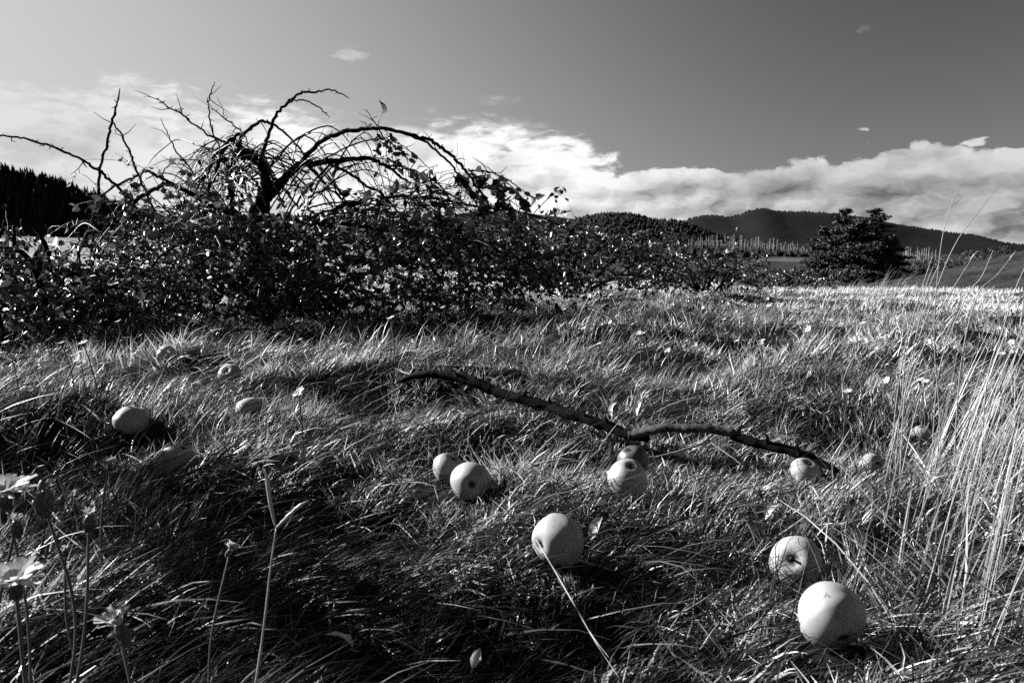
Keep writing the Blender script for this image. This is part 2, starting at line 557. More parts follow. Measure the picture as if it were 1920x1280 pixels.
M = {
    'soil': solid_mat('soil', .012, .035, 6.0, .95, .1, .6, 60.0, coord='Object', bdist=.01),
    'terrain': None,
    'grass': blade_mat('grass_blades', .008, .64, .42, .26, .22),
    'thatch': blade_mat('thatch_blades', .008, .06, .5, .2, .2),
    'straw': blade_mat('straw_blades', .15, .36, .42, .35, .35),
    'leaf': blade_mat('tree_leaves', .006, .20, .32, .22, .35),
    'dryleaf': blade_mat('dry_leaves', .28, .60, .55, .35, .3),
    'weed': blade_mat('weed_leaves', .05, .30, .35, .4, .5),
    'petal': blade_mat('petals', .50, .68, .6, .35, .2),
    'stemgreen': blade_mat('flower_stems', .03, .12, .45, .1, .4),
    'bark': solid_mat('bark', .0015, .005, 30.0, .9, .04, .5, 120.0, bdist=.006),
    'bark_pale': solid_mat('pale_bark', .008, .07, 26.0, .8, .12, .5, 110.0, bdist=.005),
    'twig': solid_mat('twig_bark', .010, .035, 30.0, .6, .4),
    'dry_twig': solid_mat('bare_dry_wood', .12, .28, 60.0, .6, .4),
    'apple': apple_mat('apple_skin', .28, .045),
    'apple_rot': apple_mat('rotten_apple_skin', .05, .012),
    'calyx': solid_mat('dry_calyx', .02, .06, 200.0, .9, .1),
    'conifer': solid_mat('conifer_needles', .010, .028, .9, .7, .3, tone=True),
    'broad': solid_mat('far_foliage', .012, .035, .6, .7, .3, tone=True),
    'larch': solid_mat('pale_bare_wood', .22, .34, 1.0, .8, .2, tone=True),
    'far_forest': solid_mat('forest_on_hills', .007, .016, .02, .9, .1, tone=True),
    'mountain': solid_mat('mountain_forest', .006, .010, .004, .95, .05, .5, .02, coord='Object', bdist=8.0),
    'hill': solid_mat('hill_grass', .003, .009, .02, .95, .05),
    'field': solid_mat('mown_field', .06, .08, .05, .95, .05),
}


def terrain_mat():
    m, w = mat_new('meadow_ground')
    g = w.n('ShaderNodeNewGeometry')
    pos = g.outputs['Position']
    ln = w.n('ShaderNodeVectorMath', operation='LENGTH'); w.link(pos, ln.inputs[0])
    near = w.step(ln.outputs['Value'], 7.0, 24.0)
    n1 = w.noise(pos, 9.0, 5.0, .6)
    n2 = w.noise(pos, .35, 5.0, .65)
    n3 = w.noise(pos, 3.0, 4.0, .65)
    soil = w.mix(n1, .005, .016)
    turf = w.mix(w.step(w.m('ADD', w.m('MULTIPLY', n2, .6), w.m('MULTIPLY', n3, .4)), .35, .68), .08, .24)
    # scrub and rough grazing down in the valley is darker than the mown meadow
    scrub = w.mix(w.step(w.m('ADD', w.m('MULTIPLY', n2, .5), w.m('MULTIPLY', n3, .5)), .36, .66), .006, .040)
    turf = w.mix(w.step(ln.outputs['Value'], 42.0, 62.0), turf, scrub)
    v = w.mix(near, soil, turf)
    b = w.n('ShaderNodeBsdfPrincipled')
    w.link(grey(w, v), b.inputs['Base Color'])
    b.inputs['Roughness'].default_value = .95
    b.inputs['Specular IOR Level'].default_value = .05
    bp = w.n('ShaderNodeBump'); bp.inputs['Strength'].default_value = .6; bp.inputs['Distance'].default_value = .05
    w.link(n3, bp.inputs['Height']); w.link(bp.outputs[0], b.inputs['Normal'])
    o = w.n('ShaderNodeOutputMaterial'); w.link(b.outputs[0], o.inputs[0])
    return m


M['terrain'] = terrain_mat()


# ------------------------------------------------------------------ the ground, one sheet out to the horizon
def build_ground():
    front = np.linspace(-62, 62, 420)
    back = np.linspace(62, 298, 42)[1:-1]
    ang = np.radians(np.concatenate([front, back]))
    r = np.concatenate([[0.0], np.geomspace(.15, 9000, 330)])
    na, nr = len(ang), len(r)
    X = np.sin(ang)[None] * r[:, None]
    Y = np.cos(ang)[None] * r[:, None]
    Z = ground(X.ravel(), Y.ravel())
    V = np.stack([X.ravel(), Y.ravel(), Z], 1)
    i = np.arange(nr - 1)[:, None] * na; j = np.arange(na)[None]
    Q = np.stack([i + j, i + na + j, i + na + (j + 1) % na, i + (j + 1) % na], -1).reshape(-1, 4)[:, ::-1]
    Q = Q[na:]                                         # innermost ring as a fan
    T = np.stack([np.zeros(na, int), na + np.arange(na), na + (np.arange(na) + 1) % na], 1)[:, ::-1]
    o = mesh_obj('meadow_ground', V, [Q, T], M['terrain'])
    tag(o, kind='structure')


build_ground()


# ------------------------------------------------------------------ hills and mountains
def ridge(name, prof, D, depth, zbase, mat, rough=0.0, seed=1, n=420, rows=26, ext=3.0):
    """a ridge at distance D whose skyline follows prof (photograph pixels), with a near and a far slope"""
    px = np.linspace(prof[0][0], prof[-1][0], n)
    xs = [p[0] for p in prof]; ys = [p[1] for p in prof]
    py = np.interp(px, xs, ys)
    k = np.ones(7) / 7
    py = np.convolve(np.pad(py, 3, mode='edge'), k, 'valid')
    top = np.array([unproj(a, b, D) for a, b in zip(px, py)])
    V = []
    s = np.linspace(-1, 1, rows)
    for t in s:
        prof_h = (1 - abs(t)) ** 1.0
        f = prof_h ** 1.05
        y = D + t * depth
        # spurs and gullies run down the slope
        g = fbm(top[:, 0] / depth * 5 + seed, np.full(n, t * 1.2), seed, 4) * (1 - abs(t) ** 2) * 0
        sp = fbm(top[:, 0] / depth * 1.6, np.full(n, t * 1.6 + seed), seed + 3, 3) * depth * rough * np.sin(prof_h * PI)
        z = zbase + (top[:, 2] - zbase) * f
        V.append(np.stack([top[:, 0] * (1 + (y - D) / D * .4), np.full(n, y) + sp, z], 1))
    V = np.concatenate(V)
    i = np.arange(rows - 1)[:, None] * n; j = np.arange(n - 1)[None]
    Q = np.stack([i + j, i + j + 1, i + n + j + 1, i + n + j], -1).reshape(-1, 4)
    o = mesh_obj(name, V, Q, mat)
    tag(o, kind='structure')
    return V.reshape(rows, n, 3)


def conifers_on(G, count, hgt, name, label, mat, tmin=.1, seed=3, jitter=.5, ridge_extra=0, rr=(.22, .34), xr=None):
    """a wood that reads as one mass: small ragged spires standing over the slope grid G"""
    rows, n, _ = G.shape
    rg = np.random.default_rng(seed)
    mb = MB()
    half = rows // 2
    tt = rg.uniform(tmin, 1, count)
    tt = np.concatenate([tt, rg.uniform(.94, 1.02, ridge_extra)])
    uu = rg.uniform(0, n - 1.01, len(tt))
    k = 5
    ang = np.arange(k) * 2 * PI / k
    for t, u in zip(tt, uu):
        rpos = min(t * half, rows - 1.01)
        a = int(rpos); c = int(u); fa = rpos - a; fc = u - c
        p = (G[a, c] * (1 - fa) + G[a + 1, c] * fa) * (1 - fc) + (G[a, c + 1] * (1 - fa) + G[a + 1, c + 1] * fa) * fc
        h = hgt * rg.uniform(.55, 1.25)
        r0 = h * rg.uniform(*rr)
        ph = rg.uniform(0, 6)
        rad1 = r0 * rg.uniform(.7, 1.2, k); rad2 = r0 * .55 * rg.uniform(.6, 1.2, k)
        V = np.concatenate([
            np.stack([np.cos(ang + ph) * rad1, np.sin(ang + ph) * rad1, np.full(k, h * .05)], 1),
            np.stack([np.cos(ang + ph + .5) * rad2, np.sin(ang + ph + .5) * rad2, np.full(k, h * .5)], 1),
            [[rg.normal(0, .02) * h, 0, h]]]) + p
        Q = [(q, (q + 1) % k, k + (q + 1) % k, k + q) for q in range(k)]
        T = [(k + q, k + (q + 1) % k, 2 * k) for q in range(k)]
        mb.add(V, np.array(Q), np.array(T), rg.uniform(.1, .9))
    o = mb.build(name, mat, smooth=False)
    tag(o, label, 'forest', kind='stuff')
    return o


# great mountain behind the pines, from the saddle to the right frame edge and beyond
G1 = ridge('mountain', [(1040, 470), (1180, 440), (1282, 412), (1310, 402), (1345, 401), (1372, 406), (1395, 396), (1415, 388), (1435, 388), (1462, 394),
                        (1500, 394), (1560, 397), (1620, 405), (1680, 418), (1740, 428), (1800, 438), (1830, 439), (1862, 450), (1890, 456), (1960, 462), (2300, 455), (2700, 470)],
           4200, 800, 4.0, M['mountain'], seed=2, rough=.10)
conifers_on(G1, 0, 9, 'mountain_forest', 'dark forest edge along the top of the great mountain', M['mountain'], seed=5, ridge_extra=1300, rr=(.5, .9))
# far blue shoulder left of it, seen over the low apple trees
G2 = ridge('far_mountain', [(-600, 430), (300, 420), (480, 412), (560, 409), (640, 412), (760, 408), (860, 397), (930, 391), (968, 390), (1010, 400), (1040, 402), (1070, 408), (1090, 407), (1140, 420), (1300, 450), (1500, 470)],
           5600, 900, 4.0, M['mountain'], seed=4, rough=.1)
# rounded wooded hill in front
G3 = ridge('wooded_hill', [(900, 470), (1000, 446), (1060, 422), (1090, 408), (1115, 401), (1140, 399), (1180, 400), (1205, 405), (1225, 412), (1260, 412), (1290, 420), (1330, 435), (1400, 456), (1480, 468), (1600, 476), (1800, 482)],
           1500, 300, 4.0, M['far_forest'], seed=7, rough=.12)
conifers_on(G3, 3600, 6.5, 'hill_forest', 'dark wood covering the rounded hill left of the great mountain', M['far_forest'], seed=8, ridge_extra=420, rr=(.4, .8))
# dark tree covered ridge low behind the apple tree
G4 = ridge('low_ridge', [(200, 440), (380, 425), (470, 412), (520, 407), (560, 404), (600, 409), (660, 404), (720, 410), (820, 430), (1000, 460)], 900, 150, 6.0, M['far_forest'], seed=11)
conifers_on(G4, 700, 8, 'ridge_forest', 'dark wood on the low ridge seen through the apple tree', M['far_forest'], seed=12, ridge_extra=160)
# hillside on the left edge with a conifer wood along its top
G5 = ridge('left_hillside', [(-900, 250), (-300, 280), (-100, 300), (0, 320), (40, 330), (90, 342), (130, 354), (180, 374), (240, 400), (330, 432), (420, 455), (560, 480)],
           520, 66, 3.0, M['hill'], seed=14, rough=.04)
conifers_on(G5, 1900, 8.0, 'hillside_forest', 'dark conifer wood along the skyline of the hillside, upper left', M['far_forest'], tmin=.45, seed=15, ridge_extra=520, rr=(.18, .36))


def field_patch():
    pts = []
    for a in np.linspace(0, 1, 12):
        for b in np.linspace(0, 1, 5):
            x0 = unproj(1405 + 110 * a, 490, 300)[0]
            y = 250 + 130 * b
            x = x0 * y / 300 + 3 * math.sin(5 * a + b)
            pts.append((x, y, g1(x, y) + .12))
    V = np.array(pts)
    i = np.arange(11)[:, None] * 5; j = np.arange(4)[None]
    Q = np.stack([i + j, i + 5 + j, i + 6 + j, i + 1 + j], -1).reshape(-1, 4)
    tag(mesh_obj('mown_field', V, Q, M['field']), kind='structure')


field_patch()


# ------------------------------------------------------------------ grass blades
def blades(x, y, L, wid, phi, th0, th1, S=3, z0=0.0, twist=None, tone=None, sag=True, wiggle=.0):
    """curved tapering blades: root x, y; length; width; lean azimuth; tilt from vertical at root and at tip"""
    n = len(x)
    z = ground(x, y) + z0
    p = np.stack([x, y, z], 1)
    V = np.zeros((n, S + 1, 2, 3))
    twist = RNG.uniform(0, PI, n) if twist is None else twist
    ph = phi.copy()
    for s in range(S + 1):
        t = s / S
        th = th0 + (th1 - th0) * t
        hd = np.stack([np.sin(ph), np.cos(ph), np.zeros(n)], 1)
        d = hd * np.sin(th)[:, None]; d[:, 2] += np.cos(th)
        sd = np.stack([np.cos(ph), -np.sin(ph), np.zeros(n)], 1)
        up = np.cross(sd, d)
        wv = sd * np.cos(twist)[:, None] + up * np.sin(twist)[:, None]
        w = wid * (1 - t ** 1.7) + wid * .05
        w = w * (0.7 + 0.6 * min(1, t * 4)) if s == 0 else w
        V[:, s, 0] = p - wv * (w / 2)[:, None]
        V[:, s, 1] = p + wv * (w / 2)[:, None]
        p = p + d * (L / S)[:, None]
        if sag:
            gz = ground(p[:, 0], p[:, 1]) + .004
            p[:, 2] = np.maximum(p[:, 2], gz + RNG.uniform(0, .012, n))
        if wiggle:
            ph = ph + RNG.normal(0, wiggle, n)
    tone = RNG.uniform(0, 1, n) if tone is None else tone
    Vf = V.reshape(-1, 3)
    base = (np.arange(n) * (S + 1) * 2)[:, None]
    q = []
    for s in range(S):
        q.append(base + np.array([2 * s, 2 * s + 1, 2 * s + 3, 2 * s + 2])[None])
    Q = np.concatenate(q)
    return Vf, Q, np.repeat(tone, (S + 1) * 2)


def in_wedge(n, r0, r1, a=42.0, aR=None):
    """points spread evenly over the part of the meadow the camera looks at and a little beyond"""
    r = np.sqrt(RNG.uniform(r0 * r0, r1 * r1, n))
    th = np.radians(RNG.uniform(-a, aR or a, n))
    return np.sin(th) * r, np.cos(th) * r


def lean_field(x, y):
    """matted grass lies in swirls; on the whole it leans to the right, away from the light"""
    a = 1.35 + 1.9 * fbm(x * 1.3, y * 1.3, 31, 2) + .8 * fbm(x * 4.5, y * 4.5, 37, 1)
    return a


def flat_field(x, y):
    """0 standing tuft, 1 pressed flat"""
    f = .5 + .75 * fbm(x * 1.7 + 9, y * 2.0 + 2, 41, 2)
    # long grass pressed flat in the foreground hollow
    f = f + .8 * np.exp(-(((x + .02) / .42) ** 2 + ((y - .88) / .22) ** 2))
    return np.clip(f, 0, 1)


APX = np.array([[c[0], c[1], c[2], d] for c, d in AP])
BR_PTS = []
for a, b in zip(((650, 757, 2.32), (745, 716, 2.40), (880, 716, 2.30), (1050, 769, 2.14), (1190, 818, 1.98), (1385, 814, 1.88), (1470, 843, 1.81)), ((745, 716, 2.40), (880, 716, 2.30), (1050, 769, 2.14), (1190, 818, 1.98), (1385, 814, 1.88), (1470, 843, 1.81), (1570, 884, 1.73))):
    pa, pb = unproj(*a), unproj(*b)
    for t in np.arange(0, 1, .2):
        BR_PTS.append(tuple((pa + (pb - pa) * t)[:2]))


def keep_clear(x, y, L, h=None):
    """no blades root inside a fallen apple; those just in front of one are short"""
    ok = np.ones(len(x), bool)
    L = L.copy()
    for ai, (cx, cy, cz, d) in enumerate(APX):
        deep = SUNK.get(ai, .46) < .2
        r2 = (x - cx) ** 2 + (y - cy) ** 2
        ok &= r2 > (.46 * d) ** 2
        # towards the camera
        nrm = math.hypot(cx, cy); ux, uy = cx / nrm, cy / nrm
        dx = x - cx; dy = y - cy
        along = -(dx * ux + dy * uy); across = np.abs(dx * uy - dy * ux)
        front = (along > 0) & (along < .17) & (across < .62 * d) & (not deep)
        sc = np.where(front, .22 + .55 * (np.clip(along, 0, 1) / .17) ** 1.5, 1.0)
        hit = front & (RNG.uniform(0, 1, len(x)) < (.8 if deep else .90))
        L = np.where(hit, np.minimum(L, L * sc), L)
        # blades from the left that would flop over it
        sx_, sy_ = -.905, .425
        al = dx * sx_ + dy * sy_; ac = np.abs(dx * sy_ - dy * sx_)
        lf = (al > 0) & (al < .20) & (ac < .6 * d)
        L = np.where(lf & (RNG.uniform(0, 1, len(x)) < .88), L * (.28 + 2.0 * np.clip(al, 0, .2)), L)
    # the fallen branch presses the grass down along its length
    for bx, by in BR_PTS:
        dx = x - bx; dy = y - by
        near = (np.abs(dx) < .035) & (dy < .03) & (dy > -.16)
        L = np.where(near & (RNG.uniform(0, 1, len(x)) < .9), np.minimum(L, .022 + .25 * np.abs(dy)), L)
    return ok, L


HOLLOWS = ((-.02, .84, 1.0, .40, .20), (-.26, 1.26, .9, .20, .13), (-.46, 2.52, 1.0, .36, .10), (.14, 1.68, .8, .30, .07), (.62, 1.66, .7, .22, .07), (.62, 3.35, .8, .50, .10), (1.75, 3.0, .7, .4, .12),
           (-1.12, 1.56, .9, .25, .10), (-.9, 2.2, .6, .25, .07), (.25, 4.3, .6, .8, .15), (1.35, 2.35, .5, .3, .1))


def hollow_at(x, y):
    """dips in the sward where little stands up"""
    return sum(a * np.exp(-(((x - cx) / sx) ** 2 + ((y - cy) / sy) ** 2)) for cx, cy, a, sx, sy in HOLLOWS)


OCC_PX = [(c, d, i) for i, (c, d) in enumerate(AP)]
BR_LINE = [(652, 757, 2.30), (715, 726, 2.39), (745, 716, 2.40), (790, 706, 2.37), (835, 706, 2.34), (880, 716, 2.30), (930, 735, 2.25), (985, 749, 2.20), (1050, 769, 2.14), (1110, 790, 2.07), (1190, 816, 1.98),
           (1280, 803, 1.93), (1385, 814, 1.88), (1470, 843, 1.81), (1560, 878, 1.74)]


TWIG_LINES = [((780, 712, 2.38), (715, 726, 2.39)), ((715, 726, 2.39), (652, 757, 2.30)), ((765, 700, 2.42), (738, 692, 2.46)), ((738, 692, 2.46), (665, 737, 2.33)), ((850, 722, 2.33), (900, 764, 2.23)), ((900, 764, 2.23), (965, 803, 2.10)),
              ((760, 716, 2.39), (675, 772, 2.2)), ((1300, 836, 1.84), (1215, 857, 1.79))]


def to_px(P):
    d = P - np.array([0, 0, CAM_H])
    f = d[:, 1] * CP - d[:, 2] * SP
    u = d[:, 1] * SP + d[:, 2] * CP
    return 960 + F * d[:, 0] / f, 640 - F * u / f, d[:, 1]


def thin_over(x, y, L, phi, th0, th1):
    """trampled grass: blades that would stand in front of the windfalls and the branch are short"""
    g = ground(x, y)
    L = L.copy()
    for step in range(2):
        for q in (.55, 1.0):
            th = th0 + (th1 - th0) * .5 * q
            P = np.stack([x + np.sin(phi) * np.sin(th) * L * q, y + np.cos(phi) * np.sin(th) * L * q, g + np.cos(th) * L * q], 1)
            px, py, Y = to_px(P)
            cut = np.zeros(len(x), bool)
            for c, d, i in OCC_PX:
                cx, cy, cY = to_px(c[None])
                r = F * d / cY * .5
                low = {10: -.1, 11: -.1, 13: .2, 14: -.2, 15: -.1}.get(i, .25 if i in (7, 8, 9) else .5)
                cut |= ((px - cx) ** 2 + (py - cy) ** 2 < (1.08 * r) ** 2) & (py < cy + low * r) & (Y < cY)
            for (ax, ay, aY), (bx, by, bY) in zip(BR_LINE[:-1], BR_LINE[1:]):
                t = np.clip(((px - ax) * (bx - ax) + (py - ay) * (by - ay)) / ((bx - ax) ** 2 + (by - ay) ** 2), 0, 1)
                dd = (px - ax - t * (bx - ax)) ** 2 + (py - ay - t * (by - ay)) ** 2
                cut |= (dd < 15 ** 2) & (Y < aY + t * (bY - aY))
            for (ax, ay, aY), (bx, by, bY) in TWIG_LINES:
                t = np.clip(((px - ax) * (bx - ax) + (py - ay) * (by - ay)) / ((bx - ax) ** 2 + (by - ay) ** 2), 0, 1)
                dd = (px - ax - t * (bx - ax)) ** 2 + (py - ay - t * (by - ay)) ** 2
                cut |= (dd < 14 ** 2) & (Y < aY + t * (bY - aY))
            cut &= RNG.uniform(0, 1, len(x)) < .9
            L = np.where(cut, L * .42, L)
    return L


def clear_view(x, y, L, phi, th0, th1):
    """False for stems that would run across the face of a windfall"""
    g = ground(x, y); ok = np.ones(len(x), bool)
    for q in np.linspace(.1, 1, 12):
        th = th0 + (th1 - th0) * .5 * q
        P = np.stack([x + np.sin(phi) * np.sin(th) * L * q, y + np.cos(phi) * np.sin(th) * L * q, g + .01 + np.cos(th) * L * q], 1)
        px, py, Y = to_px(P)
        for i in (0, 1, 2, 5, 7, 8, 9):
            c, d = AP[i]
            cx, cy, cY = to_px(c[None]); r = F * d / cY * .5
            ok &= ~(((px - cx) ** 2 + (py - cy) ** 2 < (1.02 * r) ** 2) & (Y < cY + .05) & (RNG.uniform(0, 1, len(x)) < .9))
    return ok


def grass_zone(mb, n, r0, r1, Lr, wr, S, a=42.0, dens=None, tone_lo=.05, tone_hi=1.0, z0=0.0, up=0.0):
    x, y = in_wedge(n, r0, r1, a)
    cl = fbm(x * 3.1, y * 3.1, 51, 2)
    hole = hollow_at(x, y)
    keep = RNG.uniform(-1, 1, len(x)) < .30 + 1.6 * cl - 1.2 * hole
    x, y, cl = x[keep], y[keep], cl[keep]
    L = RNG.uniform(Lr[0], Lr[1], len(x)) * (1 + .5 * cl)
    ok, L = keep_clear(x, y, L)
    x, y, L, cl = x[ok], y[ok], L[ok], cl[ok]
    n = len(x)
    fl = np.clip(flat_field(x, y) - up, 0, 1)
    phi = lean_field(x, y) + RNG.normal(0, .7, n) + np.where(RNG.uniform(0, 1, n) < .22, RNG.uniform(-3, 3, n), 0)
    th0 = RNG.normal(.30, .25, n) + fl * RNG.uniform(.2, 1.1, n)
    th1 = th0 + RNG.uniform(-.1, .9, n) + fl * .4
    wid = RNG.uniform(wr[0], wr[1], n)
    tone = np.clip(np.where(RNG.uniform(0, 1, n) < .42, RNG.uniform(0, .18, n), RNG.uniform(.3, 1, n)) + .2 * fbm(x * .9, y * .9, 61, 2), 0, 1)
    tone = tone_lo + (tone_hi - tone_lo) * tone
    if r0 < 3: L = thin_over(x, y, L, phi, th0, np.minimum(th1, 2.0))
    V, Q, A = blades(x, y, L, wid, phi, th0, np.minimum(th1, 2.0), S, z0=z0, tone=tone, wiggle=.25)
    mb.add(V, Q, None, A)


def clump_zone(mb, nc, r0, r1, per, Lr, wr, S, spread, a, tone_lo=0.0):
    """tussocks: every one has its own lean, length, colour and state"""
    cx, cy = in_wedge(nc, r0, r1, a)
    hole = hollow_at(cx, cy)
    keep = RNG.uniform(-1, 1, nc) < .75 + .9 * fbm(cx * 1.9, cy * 2.3, 83, 2) - 1.3 * hole
    cx, cy = cx[keep], cy[keep]; nc = len(cx)
    k = RNG.integers(per[0], per[1] + 1, nc)
    cid = np.repeat(np.arange(nc), k); n = len(cid)
    phi0 = lean_field(cx, cy) + RNG.normal(0, .95, nc)
    fl = flat_field(cx, cy)
    t0 = np.clip(.15 + 1.15 * fl * RNG.uniform(.3, 1, nc), 0, 1.35)
    ls = np.exp(RNG.normal(0, .32, nc)) * (1.12 - .2 * fl)
    tc = np.clip(RNG.choice([.04, .30, .65, .97], nc, p=[.30, .22, .28, .2]) + RNG.normal(0, .06, nc), 0, 1)
    ws = np.exp(RNG.normal(0, .38, nc))
    sp = spread * np.exp(RNG.normal(0, .4, nc))
    off = RNG.normal(0, 1, (n, 2)) * sp[cid][:, None]
    x = cx[cid] + off[:, 0]; y = cy[cid] + off[:, 1]
    rad = np.arctan2(off[:, 0], off[:, 1])
    phi = phi0[cid] + RNG.normal(0, .38, n)
    loose = RNG.uniform(0, 1, n) < .38
    phi = np.where(loose, rad + RNG.normal(0, .4, n), phi)
    L = RNG.uniform(Lr[0], Lr[1], n) * ls[cid]
    ok, L = keep_clear(x, y, L)
    th0 = t0[cid] + np.abs(RNG.normal(0, .22, n)); th1 = th0 + RNG.uniform(-.05, 1.0, n) * RNG.uniform(.3, 1, n)
    tone = tone_lo + (1 - tone_lo) * np.clip(tc[cid] + RNG.normal(0, .13, n), 0, 1)
    wid = RNG.uniform(wr[0], wr[1], n) * ws[cid]
    if r0 < 3: L = thin_over(x, y, L, phi, th0, np.minimum(th1, 2.0))
    V, Q, A = blades(x[ok], y[ok], L[ok], wid[ok], phi[ok], th0[ok], np.minimum(th1, 2.0)[ok], S, tone=tone[ok], wiggle=.24)
    mb.add(V, Q, None, A)


def build_grass():
    mb = MB()
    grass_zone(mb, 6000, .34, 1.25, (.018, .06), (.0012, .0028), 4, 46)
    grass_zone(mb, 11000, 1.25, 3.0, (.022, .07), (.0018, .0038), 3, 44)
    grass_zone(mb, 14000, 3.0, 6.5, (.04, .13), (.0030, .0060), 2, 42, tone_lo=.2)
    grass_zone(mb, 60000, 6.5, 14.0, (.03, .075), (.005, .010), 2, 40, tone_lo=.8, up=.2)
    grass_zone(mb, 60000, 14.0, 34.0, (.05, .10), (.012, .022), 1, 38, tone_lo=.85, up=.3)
    clump_zone(mb, 480, .34, 1.25, (14, 46), (.018, .065), (.0014, .0032), 4, .016, 46)
    clump_zone(mb, 2300, 1.25, 3.0, (12, 40), (.022, .074), (.0015, .0034), 3, .020, 44)
    clump_zone(mb, 3300, 3.0, 6.5, (10, 30), (.026, .085), (.0026, .0052), 3, .03, 42, tone_lo=.1)
    clump_zone(mb, 3600, 6.5, 14.0, (8, 18), (.03, .075), (.006, .011), 2, .05, 40, tone_lo=.65)
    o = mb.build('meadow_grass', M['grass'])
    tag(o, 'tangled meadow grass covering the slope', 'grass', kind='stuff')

    # dead dark thatch pressed flat among the stems
    mb = MB()
    for n, r0, r1, S, w in ((6000, .34, 1.3, 4, (.0014, .003)), (11000, 1.3, 3.2, 3, (.0016, .0032)), (9000, 3.2, 6.5, 2, (.003, .005))):
        x, y = in_wedge(n, r0, r1, 44)
        L = RNG.uniform(.07, .22, n) * (1.0 if r0 < 3 else .8)
        ok, L = keep_clear(x, y, L)
        x, y, L = x[ok], y[ok], L[ok]; n = len(x)
        phi = lean_field(x, y) * .8 + .35 + RNG.normal(0, .45, n)
        th0 = RNG.uniform(.8, 1.35, n); th1 = RNG.uniform(1.4, 1.9, n)
        V, Q, A = blades(x, y, L, RNG.uniform(*w, n), phi, th0, th1, S, z0=.006, tone=RNG.uniform(0, 1, n) ** 1.6, wiggle=.12)
        mb.add(V, Q, None, A)
    o = mb.build('dead_grass_thatch', M['thatch'])
    tag(o, 'dark matted dead grass lying under the meadow grass', 'grass', kind='stuff')


build_grass()


def build_tall_grass():
    """pale stems of the tall grass clump along the right edge, and paler tufts farther up the meadow"""
    mb = MB()
    # clump, right foreground
    n = 820
    u = RNG.uniform(0, 1, n) ** .8
    x = .46 + .95 * u + RNG.normal(0, .04, n)
    y = .78 + 1.15 * RNG.uniform(0, 1, n) + .10 * u
    L = RNG.uniform(.16, .46, n) * (.65 + .6 * u)
    ok, L = keep_clear(x, y, L)
    big = x / y > np.where(y < 1.3, .53, .50) + .03 * np.sin(y * 9)
    ok &= big
    x, y, L, u = x[ok], y[ok], L[ok], u[ok]; n = len(x)
    phi = 1.45 + RNG.normal(0, .25, n)
    th0 = np.clip(.14 + .30 * u + RNG.normal(0, .09, n), .02, .9); th1 = th0 + RNG.uniform(.02, .22, n)
    free = clear_view(x, y, L, phi, th0, th1); x, y, L, u, phi, th0, th1 = (q[free] for q in (x, y, L, u, phi, th0, th1)); n = len(x)
    V, Q, A = blades(x, y, L, RNG.uniform(.0012, .0026, n), phi, th0, th1, 5, tone=RNG.uniform(.1, 1, n), sag=False, twist=RNG.normal(0, .5, n))
    mb.add(V, Q, None, A)
    # broken stems lying across each other low in the clump
    n = 480
    x = RNG.uniform(.34, 1.15, n); y = RNG.uniform(.62, 1.7, n)
    ok = (x / y > np.where(y < 1.3, .53, .45)); x, y = x[ok], y[ok]; n = len(x)
    L = RNG.uniform(.12, .34, n)
    ok, L = keep_clear(x, y, L); x, y, L = x[ok], y[ok], L[ok]; n = len(x)
    phi = np.where(RNG.uniform(0, 1, n) < .45, 1.4, -1.5) + RNG.normal(0, .6, n)
    th0 = RNG.uniform(.5, 1.2, n); th1 = RNG.uniform(.9, 1.6, n)
    free = clear_view(x, y, L, phi, th0, th1); x, y, L, phi, th0, th1 = (q[free] for q in (x, y, L, phi, th0, th1)); n = len(x)
    V, Q, A = blades(x, y, L, RNG.uniform(.0014, .003, n), phi, th0, th1, 4, z0=.01, tone=RNG.uniform(0, 1, n), wiggle=.05)
    mb.add(V, Q, None, A)
    o = mb.build('tall_grass', M['straw'])
    tag(o, 'tall pale grass clump leaning along the right edge', 'grass', kind='stuff')

    mb = MB()
    for (px, py, cnt, sx, L0) in ((1650, 566, 150, .32, .34), (1720, 585, 80, .25, .26), (1600, 575, 50, .2, .22), (1030, 650, 90, .3, .15), (1480, 640, 120, .3, .17), (1380, 735, 90, .22, .13),
                                  (1060, 700, 90, .25, .13), (650, 655, 90, .3, .13), (880, 620, 70, .3, .16), (500, 640, 60, .3, .12), (1850, 600, 60, .3, .26)):
        c = ground_hit(px, py)
        k = cnt
        x = c[0] + RNG.normal(0, sx, k); y = c[1] + RNG.normal(0, sx * .5, k)
        V, Q, A = blades(x, y, L0 * RNG.uniform(.6, 1.25, k), RNG.uniform(.0022, .0042, k), 1.3 + RNG.normal(0, .5, k), RNG.normal(.2, .15, k), RNG.uniform(.5, 1.9, k), 5, tone=RNG.uniform(0, 1, k))
        mb.add(V, Q, None, A)
    o = mb.build('pale_grass_tufts', M['straw'])
    tag(o, 'pale dry grass tufts standing out of the meadow', 'grass', kind='stuff')

    # broad strap leaves in the lower left corner
    mb = MB()
    n = 520
    x = RNG.uniform(-.66, -.20, n); y = RNG.uniform(.50, .95, n)
    L = RNG.uniform(.03, .10, n)
    V, Q, A = blades(x, y, L, RNG.uniform(.003, .006, n), RNG.uniform(-.5, 3.2, n), RNG.uniform(.3, 1.0, n), RNG.uniform(1.0, 2.0, n), 5, tone=RNG.uniform(0, 1, n))
    mb.add(V, Q, None, A)
    o = mb.build('broad_weed_leaves', M['weed'])
    tag(o, 'broad curled weed leaves in the lower left corner', 'weeds', kind='stuff')


build_tall_grass()


